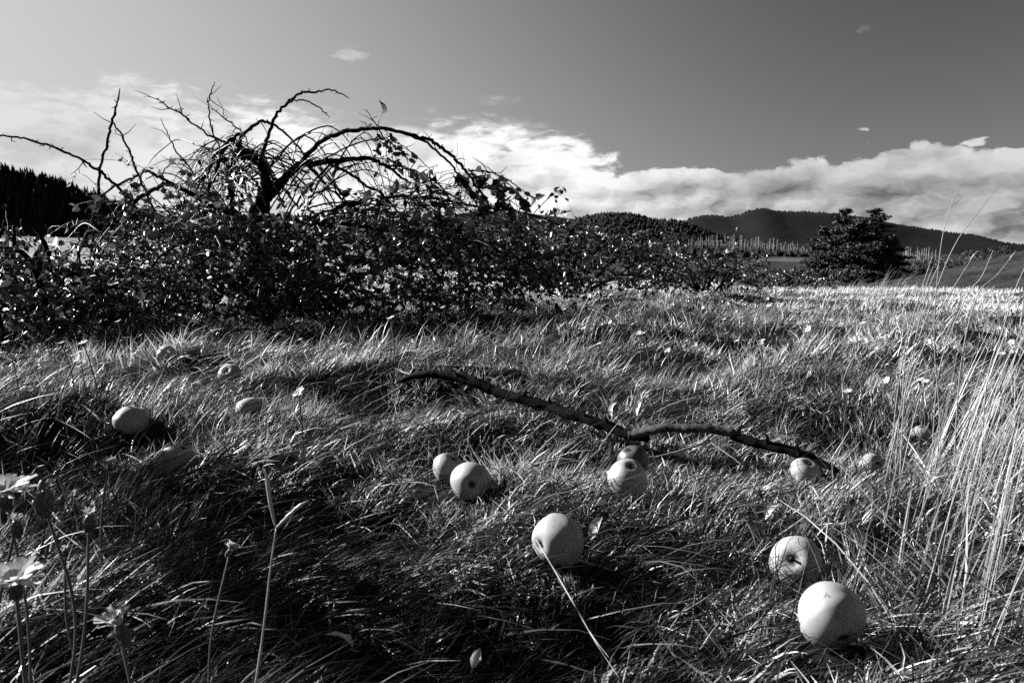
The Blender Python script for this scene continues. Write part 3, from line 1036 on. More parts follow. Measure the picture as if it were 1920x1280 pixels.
# ------------------------------------------------------------------ leaf shapes
def leaf_verts(length=1.0, width=.55, fold=.25, curl=.25):
    """six-point leaf folded along its midrib: stalk end at the origin, tip along +Y"""
    return np.array([[0, 0, 0], [-width / 2, .30, fold * width], [-width * .42, .66, fold * width - curl * .2], [0, 1.0, -curl * .45], [width * .42, .66, fold * width - curl * .2],
                     [width / 2, .30, fold * width], [0, .36, 0.0], [0, .70, -curl * .16]]) * length


LEAF_Q = np.array([[0, 6, 2, 1], [6, 7, 3, 2], [0, 5, 4, 6], [6, 4, 3, 7]])
LEAF_Q = np.array([[0, 6, 1, 1]]) if False else LEAF_Q
LEAF_T = np.array([[0, 6, 1], [0, 5, 6], [2, 7, 3], [7, 4, 3]])
LEAF_Q4 = np.array([[1, 6, 7, 2], [6, 5, 4, 7]])


def leaf_cloud(mb, P, D, size, rg, width=(.45, .62)):
    """many leaves in one mesh: positions P, hanging directions D"""
    n = len(P)
    D = D / (np.linalg.norm(D, axis=1)[:, None] + 1e-9)
    r = rg.normal(size=(n, 3))
    X = np.cross(D, r); X /= np.linalg.norm(X, axis=1)[:, None] + 1e-9
    Z = np.cross(X, D)
    base = leaf_verts()
    wv = rg.uniform(*width, n) / .55
    fold = rg.uniform(.2, 2.2, n); curl = rg.uniform(-.6, 2.2, n)
    B = np.repeat(base[None], n, 0)
    B[:, :, 0] *= wv[:, None]
    B[:, 1:, 2] *= 1
    B[:, [1, 5], 2] *= fold[:, None]; B[:, [2, 4], 2] *= fold[:, None]; B[:, [3, 7], 2] *= curl[:, None]
    B *= size[:, None, None]
    V = P[:, None] + B[:, :, :1] * X[:, None] + B[:, :, 1:2] * D[:, None] + B[:, :, 2:3] * Z[:, None]
    off = (np.arange(n) * 8)[:, None, None]
    Q = (LEAF_Q4[None] + off).reshape(-1, 4); T = (LEAF_T[None] + off).reshape(-1, 3)
    mb.add(V.reshape(-1, 3), Q, T, np.repeat(np.clip(rg.beta(.7, 2.5, n), 0, 1), 8))


LEAF_MESHES = []
for k in range(6):
    v = leaf_verts(1.0, .48 + .04 * k, .12 + .09 * k, -.1 + .18 * k)
    me = bpy.data.meshes.new('leaf')
    me.from_pydata([tuple(a) for a in v], [], [tuple(int(i) for i in f) for f in LEAF_Q4] + [tuple(int(i) for i in f) for f in LEAF_T])
    a = me.attributes.new('tone', 'FLOAT', 'POINT'); a.data.foreach_set('value', np.full(8, (.03, .08, .15, .05, .4, .75)[k], np.float32))
    me.materials.append(M['leaf'])
    me.update()
    LEAF_MESHES.append(me)


# ------------------------------------------------------------------ apples
def apple_mesh(name, mat, seed=0, nu=28, nv=20, squash=.90):
    rg = np.random.default_rng(seed)
    prof = []
    # closed profile of an apple of unit diameter: deep stem hollow at +Z, shallow calyx basin at -Z
    for t in np.linspace(0, 1, nv):
        a = t * PI
        r = math.sin(a)
        z = math.cos(a)
        rr = r * (.5 - .025 * (1 - z) * (z < 0) * 1.0)
        zz = z * .5 * squash
        if t < .22:
            zz -= .15 * (1 - (t / .22)) ** 1.6
        if t > .84:
            zz += .085 * ((t - .84) / .16) ** 1.4
        prof.append((rr, zz))
    V = []
    lob = rg.uniform(0, 6)
    for (r, z) in prof:
        for u in range(nu):
            th = 2 * PI * u / nu
            k = 1 + .020 * math.cos(5 * th + lob) * (1 if z < 0 else .4) + .030 * math.cos(2 * th + lob * 1.7) + .02 * math.cos(3 * th - lob) * (z + .5)
            V.append((r * k * math.cos(th), r * k * math.sin(th), z + .032 * math.cos(th + lob) * (r / .5)))
    i = np.arange(nv - 1)[:, None] * nu; j = np.arange(nu)[None]
    Q = np.stack([i + j, i + nu + j, i + nu + (j + 1) % nu, i + (j + 1) % nu], -1).reshape(-1, 4)
    me = bpy.data.meshes.new(name)
    return np.array(V), Q


def star_calyx():
    """dried sepals at the blossom end"""
    mb = MB()
    for k in range(5):
        a = k * 2 * PI / 5 + .3
        d = np.array([math.cos(a), math.sin(a), 0])
        s = np.array([-math.sin(a), math.cos(a), 0])
        z = np.array([0, 0, 1.0])
        mb.add([-.01 * z + s * .025, -.01 * z - s * .025, d * .055 - z * .055 + s * .012, d * .055 - z * .055 - s * .012, d * .085 - z * .04], np.array([[0, 2, 3, 1]]), np.array([[2, 4, 3]]))
    return mb


def make_apple(center, d, axis, label, seed, mat, ax_is_stem=False, split=False):
    V, Q = apple_mesh('apple', mat, seed)
    o = mesh_obj('fallen_apple', V * d, Q, mat)
    a = Vector(axis).normalized()
    # axis points along the end that shows: stem hollow (+Z) or calyx (-Z)
    z = a if ax_is_stem else -a
    o.rotation_mode = 'QUATERNION'
    o.rotation_quaternion = z.to_track_quat('Z', 'Y') @ Quaternion((0, 0, 1), seed * 1.3)
    o.location = Vector(center)
    tag(o, label, 'apple', 'windfall apples in the grass')
    mb = star_calyx()
    c = mb.build('calyx', M['calyx'], o, smooth=False)
    c.location = (0, 0, -.365 * d); c.scale = (d, d, d)
    if ax_is_stem:
        st = MB()
        st.tube(np.array([[0, 0, .26], [.01, 0, .34], [.03, .01, .42]]) * d, np.array([.03, .022, .03]) * d, 6)
        st.build('stem', M['calyx'], o)
    return o


STEM_UP = {1, 4, 7, 8, 12}
for i, ((c, d), a) in enumerate(zip(AP, APPLES)):
    make_apple(c, d, a[4], a[5], i + 1, M['apple_rot'] if i == 6 else M['apple'], i in STEM_UP)


# ------------------------------------------------------------------ fallen branch
def build_fallen_branch():
    root = empty('fallen_branch', tuple(unproj(1190, 818, 1.98)))
    bpy.context.view_layer.update()
    o0 = np.array(root.location)

    def limb(name, pts, rad, mat, k=10, per=9, rough=.05):
        P = smooth_path([unproj(*p) for p in pts], per)
        R = np.interp(np.linspace(0, 1, len(P)), np.linspace(0, 1, len(rad)), rad)
        kink = np.cumsum(RNG.normal(0, .0011, P.shape), axis=0); kink -= np.linspace(0, 1, len(P))[:, None] * kink[-1]
        mb = MB(); mb.tube(P + kink - o0, R * .74 * (1 + .10 * RNG.normal(0, .6, len(P))), k, rough=rough)
        return mb.build(name, mat, root), P
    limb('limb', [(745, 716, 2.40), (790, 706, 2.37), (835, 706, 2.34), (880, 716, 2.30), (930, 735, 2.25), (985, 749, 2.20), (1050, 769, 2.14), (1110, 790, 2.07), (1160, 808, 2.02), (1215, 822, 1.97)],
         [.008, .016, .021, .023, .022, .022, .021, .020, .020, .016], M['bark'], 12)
    limb('pale_limb', [(1180, 816, 1.985), (1225, 806, 1.955), (1280, 803, 1.93), (1335, 807, 1.90), (1385, 814, 1.88)], [.016, .0165, .016, .015, .016], M['bark_pale'], 12)
    limb('knot_stub', [(1380, 816, 1.885), (1386, 805, 1.88), (1391, 796, 1.875)], [.013, .011, .007], M['bark_pale'], 10, 4)
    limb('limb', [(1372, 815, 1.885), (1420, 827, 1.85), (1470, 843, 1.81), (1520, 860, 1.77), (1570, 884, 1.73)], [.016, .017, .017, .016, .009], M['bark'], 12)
    limb('twig', [(780, 712, 2.38), (745, 718, 2.40), (715, 726, 2.39), (685, 739, 2.36), (652, 757, 2.30)], [.008, .006, .005, .004, .002], M['dry_twig'], 7)
    limb('twig', [(800, 704, 2.37), (765, 700, 2.42), (738, 692, 2.46), (712, 706, 2.42), (690, 722, 2.38), (665, 737, 2.33)], [.008, .006, .0055, .004, .003, .002], M['twig'], 7)
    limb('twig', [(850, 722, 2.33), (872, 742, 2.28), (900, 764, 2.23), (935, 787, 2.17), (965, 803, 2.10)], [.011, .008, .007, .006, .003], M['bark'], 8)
    limb('twig', [(1335, 815, 1.89), (1300, 836, 1.84), (1250, 852, 1.80), (1215, 857, 1.79)], [.005, .004, .003, .0015], M['dry_twig'], 6)
    limb('twig', [(760, 716, 2.39), (735, 735, 2.34), (700, 752, 2.28), (675, 772, 2.2)], [.004, .003, .0025, .001], M['dry_twig'], 6)
    limb('twig', [(722, 724, 2.39), (700, 716, 2.41), (668, 718, 2.42), (640, 728, 2.40)], [.003, .0025, .002, .001], M['twig'], 6)
    limb('twig', [(912, 773, 2.2), (905, 790, 2.15), (890, 806, 2.1)], [.003, .002, .001], M['twig'], 6)
    limb('twig', [(1080, 782, 2.1), (1095, 772, 2.12), (1128, 770, 2.12), (1180, 778, 2.08)], [.003, .0025, .002, .001], M['twig'], 6)
    limb('twig', [(1322, 822, 1.89), (1352, 845, 1.80), (1390, 870, 1.72)], [.004, .003, .0015], M['twig'], 6)
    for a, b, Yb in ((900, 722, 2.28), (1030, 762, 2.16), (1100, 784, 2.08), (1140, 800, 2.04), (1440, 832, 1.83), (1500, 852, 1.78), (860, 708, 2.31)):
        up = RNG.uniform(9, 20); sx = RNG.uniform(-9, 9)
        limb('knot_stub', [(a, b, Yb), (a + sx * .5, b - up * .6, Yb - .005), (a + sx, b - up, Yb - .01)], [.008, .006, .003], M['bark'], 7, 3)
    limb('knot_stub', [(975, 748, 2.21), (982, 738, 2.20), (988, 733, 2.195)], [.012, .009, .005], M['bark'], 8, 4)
    tag(root, 'thick dark broken branch lying across the grass among the apples', 'branch')


build_fallen_branch()


# ------------------------------------------------------------------ the collapsed apple tree
TREE_Y = 5.0
S_PX = TREE_Y / F
# (photograph pixels, radius in photograph pixels, depth offset at start and end)
CANES = [
    ('trunk', [(497, 600), (494, 540), (490, 470), (489, 420), (491, 388), (499, 352), (503, 336)], [24, 23, 22, 21, 20, 17, 15], 0, 0),
    ('branch', [(503, 345), (496, 318), (480, 300), (460, 288), (446, 287), (434, 310), (430, 350), (436, 400), (448, 450)], [14, 13, 12, 11, 10, 8, 6, 4, 2], 0, -.3),
    ('branch', [(494, 372), (512, 358), (537, 328), (561, 306), (592, 303), (639, 299), (682, 297), (721, 311), (770, 345)], [15, 12, 10, 8.5, 7, 6, 5, 4, 2], 0, -.25),
    ('branch', [(537, 328), (561, 302), (600, 265), (623, 252), (655, 244), (690, 240), (721, 241), (772, 253), (811, 268), (846, 293), (870, 317), (890, 342), (908, 369), (925, 410)], [8, 7.5, 7, 7, 6.5, 6, 6, 6, 5.5, 5, 4.5, 4, 3, 1.5], -.05, -.5),
    ('branch', [(760, 250), (800, 268), (830, 290), (855, 320), (876, 350), (896, 385), (910, 420)], [4, 4, 3.5, 3, 3, 2.5, 1.5], -.1, -.6),
    ('branch', [(456, 300), (452, 262), (472, 236), (492, 229), (512, 232), (535, 248), (565, 279), (595, 306), (625, 345), (650, 385), (662, 420)], [6, 6, 5, 5, 4.5, 4, 3.5, 3.5, 3, 2.5, 1.5], 0, .4),
    ('branch', [(462, 290), (440, 262), (424, 272), (412, 300), (402, 330), (390, 365), (384, 405)], [9, 8.5, 8, 7, 6.5, 5, 3], 0, -.3),
    ('branch', [(452, 252), (432, 262), (412, 282), (398, 312), (386, 345), (370, 378)], [6, 6, 5.5, 5, 4, 2], .1, -.1),
    ('branch', [(460, 292), (430, 298), (400, 302), (382, 318), (372, 345), (366, 380)], [5, 4.5, 4, 3.5, 3, 2], 0, .2),
    ('branch', [(498, 320), (494, 292), (506, 249), (518, 214), (537, 194), (561, 177), (592, 171), (623, 171), (645, 180), (655, 184)], [7, 6, 5.5, 5, 4.5, 4, 3, 2.5, 2, 1.2], .05, .3),
    ('branch', [(537, 194), (560, 190), (580, 193), (600, 204), (618, 222)], [3, 2.6, 2.4, 2, 1], .1, .2),
    ('branch', [(489, 298), (520, 296), (553, 300)], [3.5, 3, 2], 0, -.1),
    ('branch', [(460, 334), (500, 336), (545, 345), (588, 354)], [3, 3.2, 2.8, 1.5], -.1, -.2),
    ('branch', [(623, 307), (584, 343), (553, 378), (530, 417), (512, 450)], [3.5, 3.5, 3.5, 3, 2], -.05, .2),
    ('branch', [(610, 305), (647, 323), (674, 343), (713, 366), (750, 400)], [5, 4.5, 4.5, 4, 2], -.05, -.4),
    ('branch', [(565, 306), (590, 325), (604, 341), (639, 372), (670, 395), (700, 430)], [4, 3.5, 3.5, 3, 3, 2], 0, .4),
    ('branch', [(580, 312), (600, 330), (620, 365), (634, 400)], [3, 3, 2.5, 1.5], 0, .3),
    ('branch', [(500, 470), (526, 460), (569, 444), (604, 418), (631, 394), (647, 385), (690, 380)], [11, 10, 9, 8, 7, 6, 4], -.05, -.4),
    ('branch', [(500, 440), (522, 428), (569, 413), (640, 388), (700, 372)], [4, 4, 4, 3.5, 2], 0, .1),
    ('branch', [(445, 400), (400, 385), (375, 371), (352, 358), (320, 346), (289, 354), (250, 378), (219, 409), (195, 444), (176, 492), (165, 540)], [9, 8, 7, 6.5, 6.5, 6.5, 6, 6, 5.5, 5, 3], -.1, -.4),
    ('branch', [(400, 378), (352, 357), (320, 343), (293, 331), (273, 322), (250, 333), (219, 350), (187, 370), (160, 400)], [6, 5.5, 5, 5, 5, 4.5, 4, 3.5, 2], 0, .3),
    ('branch', [(310, 452), (290, 402), (268, 352), (257, 320), (245, 290), (230, 252), (214, 232)], [4.5, 4.5, 4.3, 4, 3.8, 3.3, 2.5], .1, .2),
    ('branch', [(133, 515), (148, 482), (165, 440), (178, 400), (184, 360), (190, 312), (200, 270), (211, 236), (218, 200), (225, 166)], [6, 5.5, 5, 5, 4.5, 4, 4, 4.2, 3, 1.5], -.1, .1),
    ('branch', [(176, 520), (176, 470), (176, 430), (182, 380)], [4.5, 4.5, 4, 3.5], -.1, 0),
    ('branch', [(300, 450), (262, 400), (232, 364), (210, 338), (185, 318), (150, 298), (100, 273), (50, 259), (0, 256), (-60, 262)], [5, 5, 4.8, 4.5, 4.2, 4, 3.6, 3.2, 2.8, 1.5], 0, -.3),
    ('branch', [(455, 290), (425, 268), (385, 245), (350, 220), (320, 200), (285, 180), (252, 169)], [4, 3.6, 3.4, 3, 2.4, 1.6, .7], 0, .4),
    ('branch', [(400, 370), (375, 340), (350, 306), (330, 276), (315, 248), (301, 223)], [3, 3, 2.6, 2.2, 1.8, 1], .1, .3),
    ('branch', [(432, 310), (415, 285), (398, 250), (390, 205), (395, 176), (403, 153)], [3, 3, 2.6, 2.4, 2, 1], .1, .1),
    ('branch', [(460, 255), (446, 241), (420, 220), (394, 200)], [3, 2.5, 2, 1], 0, .2),
    ('branch', [(300, 330), (312, 312), (340, 306), (358, 320), (360, 356)], [2, 2, 2, 1.6, 1], 0, .1),
    ('branch', [(878, 319), (908, 321), (935, 332), (959, 345), (982, 358)], [2.8, 2.6, 2.2, 1.8, 1], -.35, -.5),
    ('branch', [(722, 262), (712, 242), (700, 226), (686, 205)], [2.4, 2.2, 1.8, 1], -.1, -.05),
    ('branch', [(470, 380), (477, 420), (473, 455), (464, 500), (455, 545), (450, 590)], [5, 5.5, 5.5, 5, 4.5, 4], -.45, -.55),
    ('branch', [(650, 385), (720, 372), (800, 372), (880, 385), (960, 398), (1040, 420), (1100, 452)], [5, 5, 5, 4.5, 4, 3, 1.5], -.1, .3),
    ('branch', [(640, 420), (720, 428), (820, 440), (900, 460), (980, 490), (1040, 520)], [6, 6, 5.5, 5, 4, 2], -.2, -.2),
    ('branch', [(720, 311), (760, 318), (815, 345), (850, 390), (870, 450)], [3, 3, 2.5, 2, 1.2], -.2, -.5),
    ('branch', [(440, 430), (400, 440), (340, 460), (290, 495), (250, 540)], [6, 5.5, 5, 4, 2], -.2, -.5),
]


def branch_paths():
    out = []
    for name, pts, rad, o0, o1 in CANES:
        k = len(pts)
        P = [unproj(p[0], p[1], TREE_Y + o0 + (o1 - o0) * i / (k - 1)) for i, p in enumerate(pts)]
        P = smooth_path(P, 6)
        kr = np.random.default_rng(len(out) + 900)
        kink = np.cumsum(kr.normal(0, .0026, P.shape), axis=0); tt = np.linspace(0, 1, len(P))[:, None]
        P = P + (kink - tt * kink[-1]) * (.4 if name == 'trunk' else 1)
        R = np.interp(np.linspace(0, 1, len(P)), np.linspace(0, 1, k), rad) * S_PX * (.76 if len(out) < 3 else .58)
        out.append((name, P, R))
    return out


def droop(rg, p, d, L, step=.045, g=.10, floor=True):
    """a thin twig that grows along d and bends down under its own weight"""
    pts = [p]
    d = d / np.linalg.norm(d)
    for _ in range(max(3, int(L / step))):
        d = d + np.array([0, 0, -g]) + rg.normal(0, .13, 3)
        d /= np.linalg.norm(d)
        p = p + d * step
        pts.append(p)
        if floor and p[2] < g1(p[0], p[1]) + .02:
            break
    return np.array(pts)


def top_curve(px):
    return np.interp(px, [180, 250, 330, 395, 420, 470, 485, 520, 600, 640, 690, 760, 800, 850, 900, 950, 1000, 1100],
                     [430, 400, 372, 352, 310, 320, 410, 438, 432, 400, 376, 350, 350, 372, 392, 412, 432, 468])


def build_apple_tree():
    rg = np.random.default_rng(77)
    base = unproj(497, 600, TREE_Y)
    base[2] = g1(base[0], base[1]) - .03
    root = empty('apple_tree', tuple(base))
    tag(root, 'collapsed old apple tree of bare arching branches above a leafy tangle', 'tree')
    paths = branch_paths()
    spurs = MB()
    for i, (name, P, R) in enumerate(paths):
        if name == 'trunk':
            P = P.copy(); P[0, 2] = min(P[0, 2], base[2])
        P2 = P + rg.normal(0, .0035, P.shape) * (R[:, None] > .004)
        mb = MB()
        mb.tube(P2 - base, R, 10 if R.max() > .02 else 6, rough=.13)
        mb.build(name, M['bark_pale'] if i == 32 else M['bark'], root)
        # fruiting spurs and broken stubs along every cane
        seg = np.linalg.norm(np.diff(P, axis=0), axis=1); tot = seg.sum(); cum = np.concatenate([[0], np.cumsum(seg)])
        for s in np.cumsum(rg.exponential(.05, 200)):
            if s > tot: break
            if i == 0: continue
            j = min(np.searchsorted(cum, s), len(P) - 1)
            c = P[j] + (P[j - 1] - P[j]) * rg.uniform()
            L = rg.choice([.012, .02, .035, .06, .13], p=[.27, .26, .22, .16, .09])
            dr = rg.normal(0, 1, 3); dr[2] = abs(dr[2]) * .6 + .2 if rg.uniform() < .6 else dr[2]
            dr /= np.linalg.norm(dr)
            q = [c, c + dr * L * .5, c + dr * L + rg.normal(0, .2, 3) * L]
            r0 = min(.0035, R[j] * .7)
            spurs.tube(np.array(q) - base, [r0, r0 * .8, r0 * .9 if L < .03 else r0 * .35], 5)
    spurs.build('spurs', M['bark'], root)['kind'] = 'stuff'
    # leafy twigs of the tangle
    twigs = MB()
    LP, LD, LS = [], [], []

    def leafy(p, d, L, g, dens=1.0, step=.045, r0=.0035, size=(.030, .060), skip=.1):
        pts = droop(rg, p, d, L, step, g)
        twigs.tube(pts - base, np.linspace(r0, r0 * .35, len(pts)), 4, cap=False)
        for k in range(1, len(pts)):
            if k / len(pts) < skip: continue
            for _ in range(rg.poisson(1.65 * dens)):
                a = pts[k - 1] + (pts[k] - pts[k - 1]) * rg.uniform()
                dd = (pts[k] - pts[k - 1]) / step + rg.normal(0, .9, 3) + np.array([0, 0, -.35])
                LP.append(a); LD.append(dd); LS.append(rg.uniform(*size))
    n = 0
    while n < 900:
        px = rg.uniform(185, 1080); tp = top_curve(px)
        py = rg.uniform(tp, 590)
        if 500 < px < 640 and py < 415: continue
        if px < 260 and py > 520 and rg.uniform() < .5: continue
        if px > 900 and py > 540: continue
        Y = TREE_Y + rg.uniform(-.75, .95)
        p = unproj(px, py, Y)
        if p[2] < g1(p[0], p[1]) + .04: continue
        d = rg.normal(0, 1, 3); d[2] = rg.uniform(-.2, .7)
        leafy(p, d, rg.uniform(.18, .55), rg.uniform(.05, .16), 1.15 if py > tp + 75 else (.75 if py > tp + 35 else .4))
        n += 1
    for _ in range(170):
        p = unproj(rg.uniform(330, 640), rg.uniform(415, 585), TREE_Y - rg.uniform(.35, .9))
        if p[2] < g1(p[0], p[1]) + .04: continue
        d = rg.normal(0, 1, 3); d[2] = rg.uniform(-.2, .7)
        leafy(p, d, rg.uniform(.15, .4), rg.uniform(.05, .16))
    # the leafy tuft that hangs from the top of the big arch, and the right hand arm
    for _ in range(13):
        p = unproj(rg.uniform(697, 735), rg.uniform(243, 300), TREE_Y - .12 + rg.normal(0, .05))
        leafy(p, np.array([rg.normal(0, .5), rg.normal(0, .5), -.6]), rg.uniform(.1, .25), .12, .8)
    for (a, b) in ((880, 320), (905, 322), (930, 332), (950, 342), (968, 352), (905, 345), (890, 360), (930, 370), (955, 375), (850, 330), (800, 318)):
        for _ in range(2):
            leafy(unproj(a, b, TREE_Y - .45 + rg.normal(0, .06)), np.array([rg.normal(.4, .4), rg.normal(0, .4), -.3]), rg.uniform(.08, .22), .14, .9, size=(.045, .075))
    # thin bare canes arching over the tangle and fanning out to the right
    for _ in range(210):
        px = rg.choice([rg.uniform(200, 480), rg.uniform(560, 960), rg.uniform(640, 900)]); py = top_curve(px) + rg.uniform(10, 130)
        p = unproj(px, py, TREE_Y + rg.uniform(-.5, .6))
        sgn = 1 if px > 500 else -1
        pts = droop(rg, p, np.array([sgn * rg.uniform(.1, 1.0), rg.normal(0, .35), rg.uniform(.1, .75) * (1 if px < 820 else .35)]), rg.uniform(.35, .85) * (1 if px < 820 else .6), .04, rg.uniform(.08, .14))
        twigs.tube(pts - base, np.linspace(rg.uniform(.003, .0055), .001, len(pts)), 5, cap=False)
        for k in range(2, len(pts)):
            if rg.uniform() < .45:
                dd = rg.normal(0, 1, 3); dd /= np.linalg.norm(dd); l_ = rg.uniform(.012, .06)
                twigs.tube(np.array([pts[k], pts[k] + dd * l_ * .6, pts[k] + dd * l_ + np.array([0, 0, .1 * l_])]) - base, [.0022, .0018, .0008], 4, cap=False)
            if rg.uniform() < .16:
                LP.append(pts[k]); LD.append(rg.normal(0, .8, 3) + np.array([0, 0, -.5])); LS.append(rg.uniform(.035, .06))
    # fine overlapping arches of old wood between the big limbs
    for _ in range(46):
        x0 = rg.uniform(400, 640); x1 = x0 + rg.choice([-1, 1]) * rg.uniform(90, 250)
        if x1 < 200: continue
        y0 = rg.uniform(300, 410); y1 = rg.uniform(330, 440)
        ya = max(min(y0, y1) - rg.uniform(20, 95), 232)
        Y0 = TREE_Y + rg.uniform(-.3, .4)
        pts = smooth_path([unproj(x0, y0, Y0), unproj(x0 + (x1 - x0) * .25, ya + (y0 - ya) * .3, Y0 + rg.normal(0, .08)), unproj(x0 + (x1 - x0) * .55, ya + 4, Y0 + rg.normal(0, .12)),
                           unproj(x0 + (x1 - x0) * .82, ya + (y1 - ya) * .45, Y0 + rg.normal(0, .15)), unproj(x1, y1, Y0 + rg.normal(0, .2))], 7)
        pts = pts + np.cumsum(rg.normal(0, .0025, pts.shape), axis=0)
        twigs.tube(pts - base, np.linspace(rg.uniform(.0045, .0085), .0015, len(pts)), 5, cap=False, rough=.15)
        for k in range(1, len(pts)):
            if rg.uniform() < .5:
                dd = rg.normal(0, 1, 3); dd /= np.linalg.norm(dd); l_ = rg.choice([.012, .025, .06])
                twigs.tube(np.array([pts[k], pts[k] + dd * l_ * .6, pts[k] + dd * l_ + np.array([0, 0, .1 * l_])]) - base, [.0024, .002, .0008], 4, cap=False)
    # thin bare hanging shoots in the weeping left half
    for _ in range(46):
        p = unproj(rg.uniform(378, 470), rg.uniform(255, 330), TREE_Y + rg.uniform(-.2, .25))
        pts = droop(rg, p, np.array([rg.normal(-.2, .5), rg.normal(0, .4), rg.uniform(-.6, .2)]), rg.uniform(.2, .5), .04, .2)
        twigs.tube(pts - base, np.linspace(.0045, .0015, len(pts)), 4, cap=False)
    for _ in range(150):
        px = rg.uniform(380, 1000); py = max(top_curve(px) - rg.uniform(0, 45), 285)
        if 500 < px < 640: continue
        p = unproj(px, py + 25, TREE_Y + rg.uniform(-.4, .5))
        pts = droop(rg, p, np.array([rg.normal(0, .8), rg.normal(0, .5), rg.uniform(.0, 1.0)]), rg.uniform(.1, .35), .04, .09)
        twigs.tube(pts - base, np.linspace(.003, .001, len(pts)), 4, cap=False)
    for a in ((716, 214, .1, .95, .075), (700, 232, -.6, -.5, .06), (708, 250, .5, -.6, .065)):
        LP.append(unproj(a[0], a[1], TREE_Y - .08)); LD.append(np.array([a[2], 0, a[3]])); LS.append(a[4])
    twigs.tube(np.array([unproj(706, 240, TREE_Y - .08), unproj(711, 226, TREE_Y - .08), unproj(717, 213, TREE_Y - .08)]) - base, [.003, .002, .0015], 4)
    twigs.build('twigs', M['twig'], root)['kind'] = 'stuff'
    LP, LD, LS = np.array(LP), np.array(LD), np.array(LS)
    # single leaves: those standing nearest, plus the ones outlined on the sky
    sky_side = (LP[:, 2] > .78)
    score = LP[:, 1] - 1.2 * sky_side - LS * 6
    order = np.argsort(score)
    pick = order[:290]; rest = order[290:]
    for q in pick:
        lo = bpy.data.objects.new('leaf', LEAF_MESHES[int(rg.integers(6))])
        COL.objects.link(lo); lo.parent = root
        D = Vector(LD[q]).normalized()
        X = D.cross(Vector(rg.normal(size=3))).normalized(); Z = X.cross(D)
        mt = Matrix((X, D, Z)).transposed().to_4x4()
        s = LS[q] * (1.15 if sky_side[q] else 1.0)
        lo.matrix_local = Matrix.Translation(Vector(LP[q] - base)) @ mt @ Matrix.Diagonal((s, s, s, 1))
    mb = MB(); leaf_cloud(mb, LP[rest] - base, LD[rest], LS[rest], rg)
    mb.build('foliage', M['leaf'], root)['kind'] = 'stuff'
    # fruit still hanging
    V, Q = apple_mesh('apple', M['apple'], 40, 18, 12)
    first = None
    for k, (a, b) in enumerate(((855, 478), (738, 432), (722, 470), (780, 405), (801, 409), (700, 421), (575, 512), (606, 521), (641, 403), (655, 399), (530, 481), (420, 431), (391, 436),
                                (366, 470), (406, 521), (431, 523), (300, 411), (286, 441), (386, 491), (495, 464), (545, 481), (842, 396), (880, 420), (330, 500), (640, 470), (350, 405))):
        Y = TREE_Y - rg.uniform(.15, .62)
        p = unproj(a, b, Y)
        d = rg.uniform(.062, .078)
        if first is None:
            first = mesh_obj('apple', V, Q, M['apple'], root)
            o = first
        else:
            o = first.copy(); COL.objects.link(o); o.parent = root
        o.location = Vector(p - base); o.scale = (d, d, d)
        o.rotation_euler = (rg.normal(0, .4), rg.normal(0, .4), rg.uniform(0, 6))
    return len(LP)


build_apple_tree()


# ------------------------------------------------------------------ lower apple trees and thickets
def thicket(name, label, cat, cx, Y, wpx, tops, basepx, n, seed, leaf=(.035, .06), depth=.6, canes=9, dens=1.0, group=None, tone=None):
    """a sprawling bush: tops gives its upper outline in photograph pixels"""
    rg = np.random.default_rng(seed)
    b = unproj(cx, basepx, Y); b[2] = g1(b[0], b[1]) - .02
    root = empty(name, tuple(b))
    tag(root, label, cat, group)
    xs = [t[0] for t in tops]; ys = [t[1] for t in tops]
    for k in range(canes):
        px = rg.uniform(xs[0], xs[-1]); py = np.interp(px, xs, ys) + rg.uniform(-6, 30)
        q = unproj(px, py, Y + rg.uniform(-.6, .6) * depth)
        s = b + np.array([rg.normal(0, .1), rg.normal(0, .1), 0])
        mid = (s + q) / 2 + np.array([rg.normal(0, .08), rg.normal(0, .08), abs(rg.normal(.12, .06))])
        e = q + np.array([(q[0] - b[0]) * .12, rg.normal(0, .05), -rg.uniform(.0, .12)])
        P = smooth_path([s, mid, q, e], 6)
        mb = MB(); mb.tube(P - b, np.linspace(.020, .003, len(P)), 6, rough=.1)
        mb.build('branch', M['bark'], root)
    tw = MB(); LP, LD, LS = [], [], []
    step = .05
    for _ in range(n):
        px = rg.uniform(xs[0], xs[-1]); tp = np.interp(px, xs, ys)
        py = tp + (basepx - tp) * rg.uniform(0, .96) ** .9
        p = unproj(px, py, Y + rg.uniform(-1, 1) * depth)
        gz = g1(p[0], p[1]) + .03
        if p[2] < gz: p[2] = gz + rg.uniform(0, .1)
        d = rg.normal(0, 1, 3); d[2] = rg.uniform(-.1, .8)
        pts = droop(rg, p, d, rg.uniform(.15, .45), step, rg.uniform(.06, .16))
        tw.tube(pts - b, np.linspace(.0035, .0012, len(pts)), 4, cap=False)
        for k in range(1, len(pts)):
            for _ in range(rg.poisson(1.6 * dens)):
                LP.append(pts[k]); LD.append((pts[k] - pts[k - 1]) / step + rg.normal(0, .9, 3)); LS.append(rg.uniform(*leaf))
    tw.build('twigs', M['twig'], root)['kind'] = 'stuff'
    mb = MB(); leaf_cloud(mb, np.array(LP) - b, np.array(LD), np.array(LS), rg)
    mb.build('foliage', M['leaf'], root)['kind'] = 'stuff'


